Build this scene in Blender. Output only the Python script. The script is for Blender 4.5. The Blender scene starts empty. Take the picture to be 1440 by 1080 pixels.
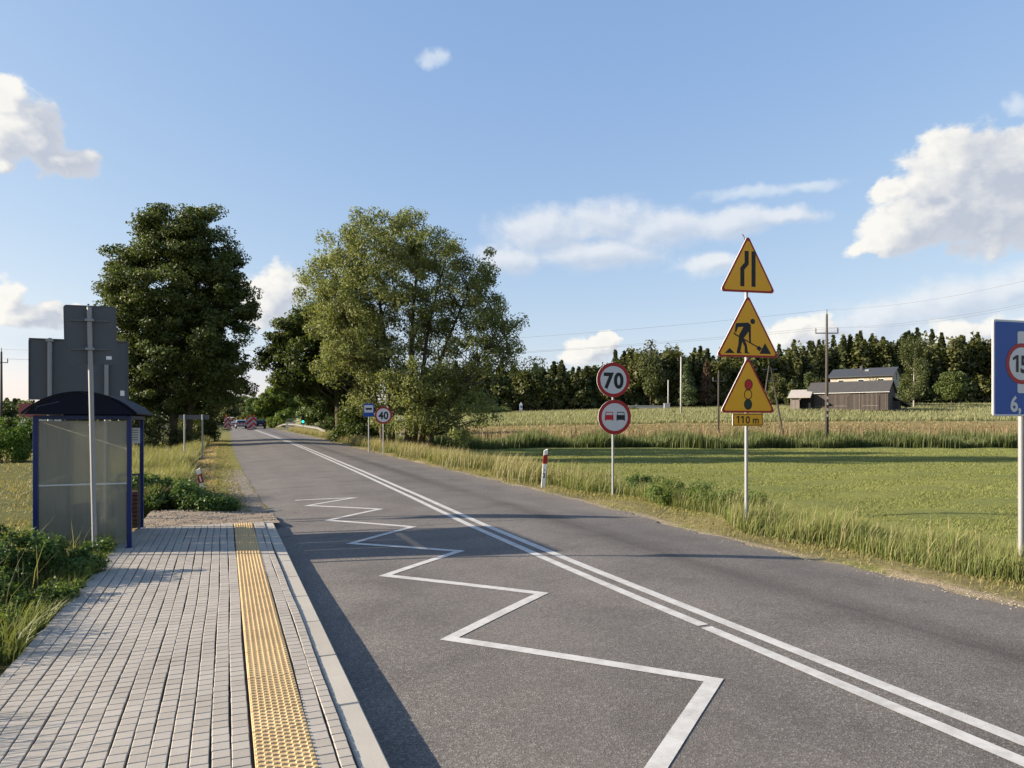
import bpy, math, random
import numpy as np
from mathutils import Vector, Matrix, Euler
random.seed(7); rng=np.random.default_rng(11)
C=bpy.context.scene.collection
R=math.radians
# ------------------------------------------------------------------ basic data
YAW=math.atan(403.5/999.5)
RX,RY=math.cos(YAW),-math.sin(YAW)      # "across" unit vector used for things set square to the fields
FX,FY=math.sin(YAW),math.cos(YAW)
SUN_EL=R(19.3); SUN_AZ=math.atan2(-.945,.326)   # clockwise from +Y
SUN=Vector((math.sin(SUN_AZ)*math.cos(SUN_EL),math.cos(SUN_AZ)*math.cos(SUN_EL),math.sin(SUN_EL)))
def sm(a,b,x):
    t=np.clip((np.asarray(x,float)-a)/(b-a),0,1); return t*t*(3-2*t)
# road: centre, edges, height
def xc(Y): return np.interp(Y,[-10,2.6,8,12,17,26,46,63,85,107,140,260],[4.17,4.15,4.13,4.16,4.32,4.53,4.8,4.85,4.62,4.35,4.1,3.6])
def xl(Y): return np.interp(Y,[-10,13.45,13.5,15,19,27,38,50,79,130,260],[.80,.80,.86,.93,.84,.70,.58,.52,.60,.75,.3])
def xr(Y): return np.interp(Y,[-10,5,7,10,13,18,35,50,80,130,260],[7.75,7.73,7.65,7.6,7.85,8.05,8.15,8.3,8.6,7.9,7.2])
def rise(Y): return .8*(np.clip(Y,0,132)/125.)**1.6
def zroad(X,Y):
    c=xc(Y); return rise(Y)+.085*(1-np.clip(np.abs(np.asarray(X,float)-c)/3.5,0,1)**2)
def ground(X,Y):
    X=np.asarray(X,float); Y=np.asarray(Y,float)
    fw=FX*X+FY*Y; r=RX*X+RY*Y
    prof=np.interp(fw,[0,72,90,110,130,160,185,230,300,600,2600],[-.55,-.6,.05,1.2,2.4,4.7,5.8,8.5,12,20,45])
    b=r/np.maximum(np.abs(fw),5); m=np.interp(b,[-.1,0,.4,.7],[.62,.72,1,1.05])
    hr=(prof+.6)*m-.6
    rb=rise(Y)-.02
    d=X-xr(Y); w=sm(1.6,6+.06*np.maximum(0,Y-30),d); right=rb*(1-w)+hr*w
    dl=xl(Y)-X
    lp=np.interp(Y,[0,12,16,40,100,200,400,2600],[.10,.10,-.05,-.32,-.35,.9,3.5,30])
    lb=np.where(Y<14.2,.10,rb)
    wl=sm(.9,4.5,dl); left=lb*(1-wl)+lp*wl
    z=np.where(X>xr(Y),right,np.where(X<xl(Y),left,rise(Y)-.02-.09*sm(.02,.5,np.minimum(X-xl(Y),xr(Y)-X))))
    return z
def gz(x,y): return float(ground(x,y))

# ------------------------------------------------------------------ materials
def new_mat(name):
    m=bpy.data.materials.new(name); m.use_nodes=True; nt=m.node_tree; nt.nodes.clear()
    o=nt.nodes.new('ShaderNodeOutputMaterial'); b=nt.nodes.new('ShaderNodeBsdfPrincipled')
    nt.links.new(b.outputs[0],o.inputs[0]); return m,nt,b,o
def N(nt,t,**k):
    n=nt.nodes.new(t)
    for a,v in k.items():
        if a.startswith('i_'):
            key=a[2:]; key=int(key) if key.isdigit() else key.replace('_',' ')
            n.inputs[key].default_value=v
        else: setattr(n,a,v)
    return n
def mth(nt,op,*a,clamp=False):
    n=nt.nodes.new('ShaderNodeMath'); n.operation=op; n.use_clamp=clamp
    for i,v in enumerate(a):
        if hasattr(v,'is_linked'): nt.links.new(v,n.inputs[i])
        else: n.inputs[i].default_value=v
    return n.outputs[0]
def mixc(nt,f,a,b,bt='MIX'):
    n=nt.nodes.new('ShaderNodeMix'); n.data_type='RGBA'; n.blend_type=bt; n.clamp_factor=True
    for i,v in ((0,f),(6,a),(7,b)):
        if hasattr(v,'is_linked'): nt.links.new(v,n.inputs[i])
        else: n.inputs[i].default_value=v if i==0 else (*v,1) if len(v)==3 else v
    return n.outputs[2]
def noise(nt,scale,detail=4,rough=.55,vec=None,dist=0):
    n=nt.nodes.new('ShaderNodeTexNoise'); n.inputs['Scale'].default_value=scale; n.inputs['Detail'].default_value=detail
    n.inputs['Roughness'].default_value=rough; n.inputs['Distortion'].default_value=dist
    if vec is None:
        g=nt.nodes.new('ShaderNodeNewGeometry'); vec=g.outputs['Position']
    nt.links.new(vec,n.inputs['Vector']); return n.outputs[0]
def ramp(nt,f,stops):
    n=nt.nodes.new('ShaderNodeValToRGB'); e=n.color_ramp.elements
    while len(e)<len(stops): e.new(.5)
    for x,(p,c) in zip(e,stops): x.position=p; x.color=(*c,1) if len(c)==3 else (c[0],)*3+(1,)
    nt.links.new(f,n.inputs[0]); return n.outputs[0]
def bump(nt,b,h,strength=.3,dist=.01):
    n=nt.nodes.new('ShaderNodeBump'); n.inputs['Strength'].default_value=strength; n.inputs['Distance'].default_value=dist
    nt.links.new(h,n.inputs['Height']); nt.links.new(n.outputs[0],b.inputs['Normal'])
def simple(name,col,rough=.6,metal=0,var=.15,scale=8,spec=.4,bmp=0):
    m,nt,b,o=new_mat(name)
    n=noise(nt,scale,5,.6)
    c=mixc(nt,n,[v*(1-var) for v in col],[min(1,v*(1+var)) for v in col])
    nt.links.new(c,b.inputs['Base Color']); b.inputs['Roughness'].default_value=rough; b.inputs['Metallic'].default_value=metal
    b.inputs['Specular IOR Level'].default_value=spec
    if bmp: bump(nt,b,noise(nt,scale*6,4),bmp,.005)
    return m
def leaf_mat(name,c1,c2,trans=.3,island=True,rough=.55,attr=None):
    m,nt,b,o=new_mat(name)
    if attr:
        a=N(nt,'ShaderNodeAttribute',attribute_name=attr); col=a.outputs['Color']
    else:
        g=nt.nodes.new('ShaderNodeNewGeometry'); rnd=g.outputs['Random Per Island']
        big=noise(nt,.45,2,.5); f=mth(nt,'ADD',mth(nt,'MULTIPLY',rnd,.6),mth(nt,'MULTIPLY',mth(nt,'SUBTRACT',big,.3),1.0),clamp=True)
        oi=nt.nodes.new('ShaderNodeObjectInfo')
        col=mixc(nt,f,c1,c2)
        hs=N(nt,'ShaderNodeHueSaturation'); hs.inputs['Value'].default_value=1
        nt.links.new(mth(nt,'ADD',.485,mth(nt,'MULTIPLY',oi.outputs['Random'],.03)),hs.inputs['Hue'])
        nt.links.new(mth(nt,'ADD',.85,mth(nt,'MULTIPLY',oi.outputs['Random'],.3)),hs.inputs['Value'])
        nt.links.new(col,hs.inputs['Color']); col=hs.outputs[0]
    nt.links.new(col,b.inputs['Base Color']); b.inputs['Roughness'].default_value=rough; b.inputs['Specular IOR Level'].default_value=.25
    t=nt.nodes.new('ShaderNodeBsdfTranslucent')
    tc=mixc(nt,1.0,col,(1.0,1.05,.55),'MULTIPLY'); nt.links.new(tc,t.inputs[0])
    mx=nt.nodes.new('ShaderNodeMixShader'); mx.inputs[0].default_value=trans
    nt.links.new(b.outputs[0],mx.inputs[1]); nt.links.new(t.outputs[0],mx.inputs[2]); nt.links.new(mx.outputs[0],o.inputs[0])
    return m
def m_asphalt():
    m,nt,b,o=new_mat('asphalt')
    g=nt.nodes.new('ShaderNodeNewGeometry'); P=g.outputs['Position']
    sx=nt.nodes.new('ShaderNodeSeparateXYZ'); nt.links.new(P,sx.inputs[0]); X,Y=sx.outputs[0],sx.outputs[1]
    v=N(nt,'ShaderNodeTexVoronoi',i_Scale=85.0); nt.links.new(P,v.inputs['Vector'])
    sv=nt.nodes.new('ShaderNodeSeparateColor'); nt.links.new(v.outputs['Color'],sv.inputs[0])
    stone=ramp(nt,sv.outputs[0],[(0,(.095,.086,.077)),(.5,(.146,.133,.119)),(.8,(.195,.178,.159)),(1,(.30,.275,.245))])
    fine=noise(nt,260,3,.6); col=mixc(nt,mth(nt,'MULTIPLY',fine,.5),stone,(.130,.117,.105))
    big=noise(nt,.35,5,.6); col=mixc(nt,1.0,col,ramp(nt,big,[(.3,(.80,)*3),(.7,(1.14,1.12,1.1))]),'MULTIPLY')
    # polished / oily wheel bands along the lanes, dusty shoulder
    st=nt.nodes.new('ShaderNodeCombineXYZ'); nt.links.new(mth(nt,'MULTIPLY',X,1.6),st.inputs[0]); nt.links.new(mth(nt,'MULTIPLY',Y,.12),st.inputs[1])
    streak=noise(nt,1.2,4,.6,st.outputs[0])
    def band(c,w):
        d=mth(nt,'DIVIDE',mth(nt,'SUBTRACT',X,c),w); return mth(nt,'POWER',2.718,mth(nt,'MULTIPLY',mth(nt,'MULTIPLY',d,d),-1.0))
    wob=mth(nt,'MULTIPLY',mth(nt,'SUBTRACT',streak,.35),2.2,clamp=True)
    bd=mth(nt,'MULTIPLY',band(5.85,.36),mth(nt,'ADD',mth(nt,'MULTIPLY',wob,.6),.4,clamp=True))
    col=mixc(nt,mth(nt,'MULTIPLY',bd,.85),col,(.042,.036,.032))
    col=mixc(nt,mth(nt,'MULTIPLY',mth(nt,'MULTIPLY',band(7.9,.5),noise(nt,2.2,5,.7)),1.1,clamp=True),col,(.20,.165,.125))
    pn=noise(nt,.9,6,.7); col=mixc(nt,1.0,col,ramp(nt,pn,[(.36,(.82,.81,.80)),(.5,(1,1,1)),(.7,(1.1,1.09,1.07))]),'MULTIPLY')
    for bx_,bw_ in ((1.9,.32),(3.3,.30),(5.2,.3),(6.8,.3)): col=mixc(nt,mth(nt,'MULTIPLY',mth(nt,'MULTIPLY',band(bx_,bw_),streak),.30),col,(.075,.068,.062))
    col=mixc(nt,mth(nt,'MULTIPLY',mth(nt,'MULTIPLY',band(2.5,.7),streak),.35),col,(.15,.135,.12))
    # thin dark wavy lines across the road
    for yy,w,x0 in ((26.3,.035,0),(21.0,.03,1),(12.35,.02,2.5)):
        wv=mth(nt,'SUBTRACT',mth(nt,'ADD',Y,mth(nt,'MULTIPLY',noise(nt,1.3,4,.6),.35)),yy+.17)
        k=mth(nt,'LESS_THAN',mth(nt,'ABSOLUTE',wv),w)
        col=mixc(nt,mth(nt,'MULTIPLY',k,.6),col,(.03,.028,.026))
    nt.links.new(col,b.inputs['Base Color']); b.inputs['Roughness'].default_value=.82; b.inputs['Specular IOR Level'].default_value=.3
    bump(nt,b,mth(nt,'ADD',v.outputs['Distance'],fine),.55,.006)
    return m
def m_paint():
    m,nt,b,o=new_mat('road_paint')
    n=noise(nt,38,6,.75); n2=noise(nt,2.2,3,.6); n3=noise(nt,160,3,.6)
    wear=mth(nt,'GREATER_THAN',mth(nt,'ADD',mth(nt,'MULTIPLY',n,.8),mth(nt,'MULTIPLY',n2,.45)),.79)
    c=mixc(nt,n3,(.45,.44,.415),(.57,.56,.53)); c=mixc(nt,mth(nt,'MULTIPLY',wear,.8),c,(.15,.135,.12)); c=mixc(nt,1.0,c,ramp(nt,noise(nt,5,6,.75),[(.35,(.74,.73,.71)),(.6,(1.03,1.03,1.02))]),'MULTIPLY')
    nt.links.new(c,b.inputs['Base Color']); b.inputs['Roughness'].default_value=.7; bump(nt,b,n3,.3,.003); return m
def m_island(name,c1,c2,scale=120,rough=.85,stain=.25):
    m,nt,b,o=new_mat(name)
    g=nt.nodes.new('ShaderNodeNewGeometry')
    c=mixc(nt,g.outputs['Random Per Island'],c1,c2)
    n=noise(nt,scale,4,.7); c=mixc(nt,1.0,c,ramp(nt,n,[(.3,(.86,)*3),(.7,(1.1,)*3)]),'MULTIPLY')
    n2=noise(nt,1.4,5,.65); c=mixc(nt,1.0,c,ramp(nt,n2,[(.32,(1-stain,)*3),(.62,(1.05,)*3)]),'MULTIPLY')
    nt.links.new(c,b.inputs['Base Color']); b.inputs['Roughness'].default_value=rough; b.inputs['Specular IOR Level'].default_value=.3
    bump(nt,b,n,.35,.003); return m
def m_ground():
    m,nt,b,o=new_mat('earth_and_turf')
    a=N(nt,'ShaderNodeAttribute',attribute_name='Col')
    n=noise(nt,6,6,.7); n2=noise(nt,.5,4,.6); n3=noise(nt,60,3,.7)
    c=mixc(nt,1.0,a.outputs['Color'],ramp(nt,n,[(.25,(.62,)*3),(.75,(1.3,)*3)]),'MULTIPLY')
    c=mixc(nt,1.0,c,ramp(nt,n2,[(.3,(.8,.84,.8)),(.7,(1.15,1.1,1.0))]),'MULTIPLY')
    c=mixc(nt,1.0,c,ramp(nt,n3,[(.3,(.75,)*3),(.7,(1.25,)*3)]),'MULTIPLY')
    nt.links.new(c,b.inputs['Base Color']); b.inputs['Roughness'].default_value=.95; b.inputs['Specular IOR Level'].default_value=.1
    bump(nt,b,mth(nt,'ADD',n,mth(nt,'MULTIPLY',n3,.4)),.8,.06); return m
def m_wood(name,c1,c2,axis=0,pitch=.22):
    m,nt,b,o=new_mat(name)
    tc=nt.nodes.new('ShaderNodeTexCoord'); s=nt.nodes.new('ShaderNodeSeparateXYZ'); nt.links.new(tc.outputs['Object'],s.inputs[0])
    u=mth(nt,'DIVIDE',mth(nt,'ADD',s.outputs[0],s.outputs[1]) if axis==0 else s.outputs[2],pitch)
    w=N(nt,'ShaderNodeTexWhiteNoise',noise_dimensions='1D'); nt.links.new(mth(nt,'FLOOR',u),w.inputs['W'])
    c=mixc(nt,w.outputs[0],c1,c2)
    gap=mth(nt,'LESS_THAN',mth(nt,'FRACT',u),.10); c=mixc(nt,gap,c,[v*.25 for v in c1])
    n=noise(nt,3,5,.7,tc.outputs['Object']); c=mixc(nt,1.0,c,ramp(nt,n,[(.3,(.7,)*3),(.7,(1.25,)*3)]),'MULTIPLY')
    nt.links.new(c,b.inputs['Base Color']); b.inputs['Roughness'].default_value=.9; return m
M={}
M['asphalt']=m_asphalt(); M['paint']=m_paint(); M['ground']=m_ground()
M['paver']=m_island('concrete_paver',(.335,.30,.25),(.385,.35,.298),140,.9,.10)
M['tactile']=m_island('yellow_tactile',(.50,.355,.175),(.575,.415,.215),140,.85,.2)
M['kerb']=m_island('kerb_concrete',(.38,.345,.285),(.42,.385,.325),140,.88,.1)
M['sand']=simple('joint_sand',(.15,.13,.105),.95,0,.3,30)
M['soil']=simple('dry_soil',(.27,.215,.155),.95,0,.25,14,.1,.6)
M['gravel']=m_island('gravel_stone',(.20,.17,.14),(.40,.34,.27),60,.95,.1)
M['galv']=simple('galvanised_steel',(.27,.275,.28),.6,.4,.12,14)
M['signback']=simple('sign_back_grey',(.085,.09,.098),.6,.1,.06,5)
M['edge']=simple('sign_edge_alu',(.5,.5,.5),.5,.3,.05,10)
M['yellow']=simple('sign_yellow',(.76,.37,.010),.45,0,.05,3)
M['red']=simple('sign_red',(.33,.008,.012),.45,0,.06,4)
M['white']=simple('sign_white',(.55,.55,.56),.45,0,.04,4)
M['black']=simple('sign_black',(.006,.006,.007),.5,0,.1,5)
M['dgreen']=simple('sign_dark_green',(.008,.03,.012),.5,0,.1,5)
M['lred']=simple('symbol_red',(.45,.01,.015),.5,0,.05,5)
M['blue']=simple('sign_blue',(.001,.058,.30),.42,0,.05,3)
M['bluepost']=simple('blue_powder_coat',(.004,.018,.105),.35,0,.12,9)
M['roofdark']=simple('roof_dark_blue',(.004,.006,.016),.55,0,.2,6,.15)
M['alu']=simple('aluminium_strip',(.52,.53,.54),.4,.5,.08,12)
M['brownwood']=simple('bench_wood',(.13,.055,.03),.6,0,.25,9)
M['paper']=simple('paper_notice',(.75,.75,.74),.7,0,.05,30)
M['greypaint']=simple('grey_paint',(.10,.105,.11),.5,0,.1,6)
M['plastic']=simple('white_plastic',(.80,.78,.75),.5,0,.06,14)
M['concrete']=simple('concrete_grey',(.36,.345,.315),.9,0,.22,3,.2,.3)
M['polewood']=simple('pole_wood',(.062,.052,.044),.9,0,.3,5)
M['barnwood']=m_wood('barn_board',(.035,.029,.026),(.085,.07,.06))
M['barnroof']=simple('barn_roof_felt',(.055,.053,.052),.8,0,.25,1.2)
M['shedroof']=simple('shed_roof_sheet',(.36,.33,.29),.8,0,.2,1.5)
M['shedwall']=m_wood('shed_board',(.15,.13,.115),(.22,.19,.165))
M['dark']=simple('painted_bay_shade',(.008,.008,.009),.9,0,.1,2)  # near-black, paints in the shade of the shed bay
M['houseroof']=simple('house_roof_tile',(.045,.048,.054),.6,0,.15,1.5)
M['housewall']=simple('house_render',(.37,.335,.27),.9,0,.08,1)
M['redroof']=simple('red_roof_tile',(.30,.07,.045),.8,0,.15,1)
M['glass']=simple('window_glass',(.015,.02,.025),.2,0,.1,1,.35)
M['carblack']=simple('car_paint_black',(.006,.006,.007),.4,0,.1,2,.25)
M['dullwhite']=simple('dull_white_film',(.30,.29,.28),.6,0,.25,6)  # duller white for the striped boards
M['carwhite']=simple('car_paint_white',(.72,.72,.72),.3,0,.05,2,.5)
M['carsilver']=simple('car_paint_silver',(.35,.37,.40),.3,.4,.05,2,.5)
M['tyre']=simple('tyre_rubber',(.02,.02,.02),.85,0,.1,20)
M['rim']=simple('wheel_rim',(.4,.4,.42),.35,.7,.1,20)
M['lamp_red']=simple('tail_lamp_red',(.35,.01,.01),.25,0,.05,20)
M['orange']=simple('orange_plastic',(.75,.16,.01),.5,0,.1,10)
M['bark']=simple('bark',(.085,.068,.05),.95,0,.35,7,.2,.8)
M['barkpale']=simple('bark_pale',(.30,.28,.25),.9,0,.4,4,.2,.5)
M['railsteel']=simple('weathered_rail_steel',(.17,.165,.15),.65,.1,.25,5)
M['wire']=simple('wire_dark',(.10,.10,.11),.6,0,.05,2)
def emis(name,c,s):
    m,nt,b,o=new_mat(name); b.inputs['Base Color'].default_value=(*c,1); b.inputs['Emission Color'].default_value=(*c,1); b.inputs['Emission Strength'].default_value=s; return m
M['greenlamp']=emis('green_signal_lamp',(.02,.75,.55),1.6)
def m_poly():
    m,nt,b,o=new_mat('ribbed_polycarbonate')
    tc=nt.nodes.new('ShaderNodeTexCoord'); s=nt.nodes.new('ShaderNodeSeparateXYZ'); nt.links.new(tc.outputs['Object'],s.inputs[0])
    u=mth(nt,'DIVIDE',mth(nt,'ADD',s.outputs[0],s.outputs[1]),.011); rib=mth(nt,'ABSOLUTE',mth(nt,'SUBTRACT',mth(nt,'FRACT',u),.5))
    st=nt.nodes.new('ShaderNodeCombineXYZ'); nt.links.new(mth(nt,'MULTIPLY',mth(nt,'ADD',s.outputs[0],s.outputs[1]),30),st.inputs[0]); nt.links.new(mth(nt,'MULTIPLY',s.outputs[2],1.2),st.inputs[2])
    n=noise(nt,1,4,.6,st.outputs[0])
    d=nt.nodes.new('ShaderNodeBsdfDiffuse'); nt.links.new(ramp(nt,n,[(.3,(.36,.36,.32)),(.7,(.47,.47,.42))]),d.inputs[0])
    t=nt.nodes.new('ShaderNodeBsdfTranslucent'); t.inputs[0].default_value=(.64,.64,.56,1)
    rf=nt.nodes.new('ShaderNodeBsdfRefraction'); rf.inputs['Roughness'].default_value=.20; rf.inputs['IOR'].default_value=1.12; rf.inputs[0].default_value=(.8,.8,.74,1)
    gl=nt.nodes.new('ShaderNodeBsdfGlossy'); gl.inputs['Roughness'].default_value=.25
    a=nt.nodes.new('ShaderNodeMixShader'); a.inputs[0].default_value=.5; nt.links.new(d.outputs[0],a.inputs[1]); nt.links.new(t.outputs[0],a.inputs[2])
    c=nt.nodes.new('ShaderNodeMixShader'); nt.links.new(mth(nt,'ADD',.50,mth(nt,'MULTIPLY',rib,.35)),c.inputs[0]); nt.links.new(a.outputs[0],c.inputs[1]); nt.links.new(rf.outputs[0],c.inputs[2])
    e=nt.nodes.new('ShaderNodeMixShader'); e.inputs[0].default_value=.06; nt.links.new(c.outputs[0],e.inputs[1]); nt.links.new(gl.outputs[0],e.inputs[2])
    nt.links.new(e.outputs[0],o.inputs[0]); return m
M['poly']=m_poly(); M['sheet']=simple('grey_fibre_sheet',(.19,.19,.17),.6,0,.12,6)

# ------------------------------------------------------------------ object helpers
def tag(o,label=None,cat=None,group=None,kind=None):
    if label: o['label']=label
    if cat: o['category']=cat
    if group: o['group']=group
    if kind: o['kind']=kind
    return o
def thing(name,label,cat,loc=(0,0,0),rz=0,group=None):
    o=bpy.data.objects.new(name,None); C.objects.link(o); o.location=loc; o.rotation_euler=(0,0,rz); o.empty_display_size=.3
    return tag(o,label,cat,group)
class MB:
    def __init__(s): s.v=[]; s.f=[]; s.m=[]; s.mats=[]
    def mi(s,m):
        if m not in s.mats: s.mats.append(m)
        return s.mats.index(m)
    def add(s,vs,fs,m):
        k=len(s.v); i=s.mi(m); s.v+= [tuple(v) for v in vs]
        for f in fs: s.f.append([k+a for a in f]); s.m.append(i)
        return s
    def box(s,c,d,m,rz=0,rx=0,ry=0):
        x,y,z=[a/2 for a in d]; q=Euler((rx,ry,rz)).to_matrix(); c=Vector(c)
        vs=[c+q@Vector((sx*x,sy*y,sz*z)) for sx in(-1,1) for sy in(-1,1) for sz in(-1,1)]
        return s.add(vs,[(0,1,3,2),(4,6,7,5),(0,4,5,1),(2,3,7,6),(0,2,6,4),(1,5,7,3)],m)
    def tube(s,pts,rad,m,n=10,cap=True):
        pts=[Vector(p) for p in pts]
        if not hasattr(rad,'__len__'): rad=[rad]*len(pts)
        rad=[float(q) for q in rad]; rings=[]
        for i,p in enumerate(pts):
            t=(pts[min(i+1,len(pts)-1)]-pts[max(i-1,0)]).normalized()
            a=t.cross(Vector((1,0,0)) if abs(t.x)<.9 else Vector((0,1,0))).normalized(); b=t.cross(a)
            rings.append([p+rad[i]*(math.cos(2*math.pi*k/n)*a+math.sin(2*math.pi*k/n)*b) for k in range(n)])
        vs=[v for r in rings for v in r]; fs=[]
        for i in range(len(pts)-1):
            for k in range(n): fs.append((i*n+k,i*n+(k+1)%n,(i+1)*n+(k+1)%n,(i+1)*n+k))
        if cap: fs.append(tuple(range(n-1,-1,-1))); fs.append(tuple((len(pts)-1)*n+k for k in range(n)))
        return s.add(vs,fs,m)
    def prism(s,poly,y0,y1,m,T=None,mside=None):      # polygon in x,z extruded along y
        n=len(poly); vs=[(x,y0,z) for x,z in poly]+[(x,y1,z) for x,z in poly]
        if T: vs=[T@Vector(v) for v in vs]
        s.add(vs,[tuple(range(n)),tuple(range(2*n-1,n-1,-1))],m)
        return s.add(vs,[(i,i+n,(i+1)%n+n,(i+1)%n) for i in range(n)],mside or m)
    def face(s,poly,y,m):
        return s.add([(x,y,z) for x,z in poly],[tuple(range(len(poly)))],m)
    def build(s,name,parent=None,smooth=False,bevel=0,loc=None,rot=None):
        me=bpy.data.meshes.new(name); me.from_pydata([tuple(v) for v in s.v],[],s.f)
        for m in s.mats: me.materials.append(M[m] if isinstance(m,str) else m)
        me.polygons.foreach_set('material_index',s.m)
        if smooth: me.polygons.foreach_set('use_smooth',[True]*len(s.f))
        me.update(); o=bpy.data.objects.new(name,me); C.objects.link(o)
        if parent: o.parent=parent
        if loc: o.location=loc
        if rot: o.rotation_euler=rot
        if bevel:
            b=o.modifiers.new('bevel','BEVEL'); b.width=bevel; b.segments=2; b.limit_method='ANGLE'; b.angle_limit=R(40)
        return o
def np_mesh(name,V,counts,loops,mats,parent=None,col=None,matidx=None,smooth=False):
    me=bpy.data.meshes.new(name); V=np.asarray(V,np.float32); counts=np.asarray(counts,np.int32); loops=np.asarray(loops,np.int32)
    me.vertices.add(len(V)); me.vertices.foreach_set('co',V.ravel())
    me.loops.add(len(loops)); me.loops.foreach_set('vertex_index',loops)
    me.polygons.add(len(counts)); st=np.zeros(len(counts),np.int32); st[1:]=np.cumsum(counts)[:-1]
    me.polygons.foreach_set('loop_start',st); me.polygons.foreach_set('loop_total',counts)
    if matidx is not None: me.polygons.foreach_set('material_index',np.asarray(matidx,np.int32))
    if smooth: me.polygons.foreach_set('use_smooth',np.ones(len(counts),bool))
    if col is not None:
        a=me.color_attributes.new('Col','FLOAT_COLOR','POINT'); c=np.ones((len(V),4),np.float32); c[:,:3]=col; a.data.foreach_set('color',c.ravel())
    for m in mats: me.materials.append(M[m] if isinstance(m,str) else m)
    me.update(calc_edges=True); me.validate()
    o=bpy.data.objects.new(name,me); C.objects.link(o)
    if parent: o.parent=parent
    return o
def grid_mesh(name,X,Y,Z,mat,col=None,smooth=True):
    h,w=X.shape; V=np.stack([X,Y,Z],-1).reshape(-1,3); i=np.arange(h*w).reshape(h,w)
    q=np.stack([i[:-1,:-1],i[:-1,1:],i[1:,1:],i[1:,:-1]],-1).reshape(-1,4)
    return np_mesh(name,V,np.full(len(q),4),q.ravel(),[mat],col=col,smooth=smooth)
def nrm(a): return a/np.maximum(np.linalg.norm(a,axis=-1,keepdims=True),1e-9)
def copy_tree(o,parent=None):
    c=o.copy(); C.objects.link(c)
    if parent: c.parent=parent
    for ch in list(o.children): copy_tree(ch,c)
    return c

# ------------------------------------------------------------------ camera, light, sky
cd=bpy.data.cameras.new('camera'); cam=bpy.data.objects.new('camera',cd); C.objects.link(cam)
cd.sensor_width=36; cd.lens=36*998/1440; cd.clip_start=.05; cd.clip_end=6000
cam.location=(.04,.11,1.92); cam.rotation_euler=(math.pi/2,0,R(-22.01)); cd.shift_y=54/1440; bpy.context.scene.camera=cam
sl=bpy.data.lights.new('sun','SUN'); sl.energy=5.0; sl.angle=R(.53); sl.color=(1,.87,.70)
so=bpy.data.objects.new('sun',sl); C.objects.link(so); so.rotation_euler=(-SUN).to_track_quat('-Z','Y').to_euler(); so.location=(-60,30,60)

CUM=[(-13.68,20.27,1.78,1.89),(-12.65,18.97,2.88,2.17),(-14.18,17.99,2.36,2.14),(-10.34,17.31,2.36,1.36),(-11.6,17.85,2.08,1.33),(-13.74,16.32,.98,.53),(53.88,17.02,3.83,2.95),(56.72,16.06,4.11,3.31),(52.51,14.42,4.13,2.59),(50.71,13.21,3.25,1.93),(56.23,13.4,4.51,2.73),(58.31,17.08,2.92,2.58),(50.11,15.96,1.78,1.06),(49.33,12.38,2.24,.89),(62,15,5,4),(27.84,5.54,2.27,1.25),(29.44,6.26,1.13,.9),(3.8,10.27,2.38,2.14),(2.78,8.87,2.62,2.14),(-13.66,8.12,1.56,1.38),(-12.46,7.05,2.84,.85),(-9.63,7.53,2.59,.68),(43.43,6.62,1.97,1.38),(45.4,6.53,1.92,1.57),(55.6,5.93,4.54,1.43)]
MID=[(24.31,14.97,4.9,2.45),(29.51,15.67,4.52,2.15),(34.02,14.93,4.9,1.87),(38.93,14.89,4.66,1.46),(21.98,13.04,3.48,1.66),(28.34,13.24,6.76,1.65),(43.1,15.05,3.46,.81),(53.61,8.01,5.13,2.03),(57.26,8.62,3.33,1.85),(49.2,7.35,3.11,2.02),(37.82,12.29,2.64,1.08),(62,8,5,3)]
THIN=[(15.6,27.0,1.9,.7),(16.3,27.2,1.1,.75),(15.2,26.8,1.0,.5),(41.08,17.04,5.52,.71),(44.65,17.01,3.39,.5),(57.64,20.05,1.52,.6),(37.81,12.03,4.2,.96),(-11.62,5.45,5.52,1.91),(-2.91,7.75,4.43,2.06)]
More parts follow.
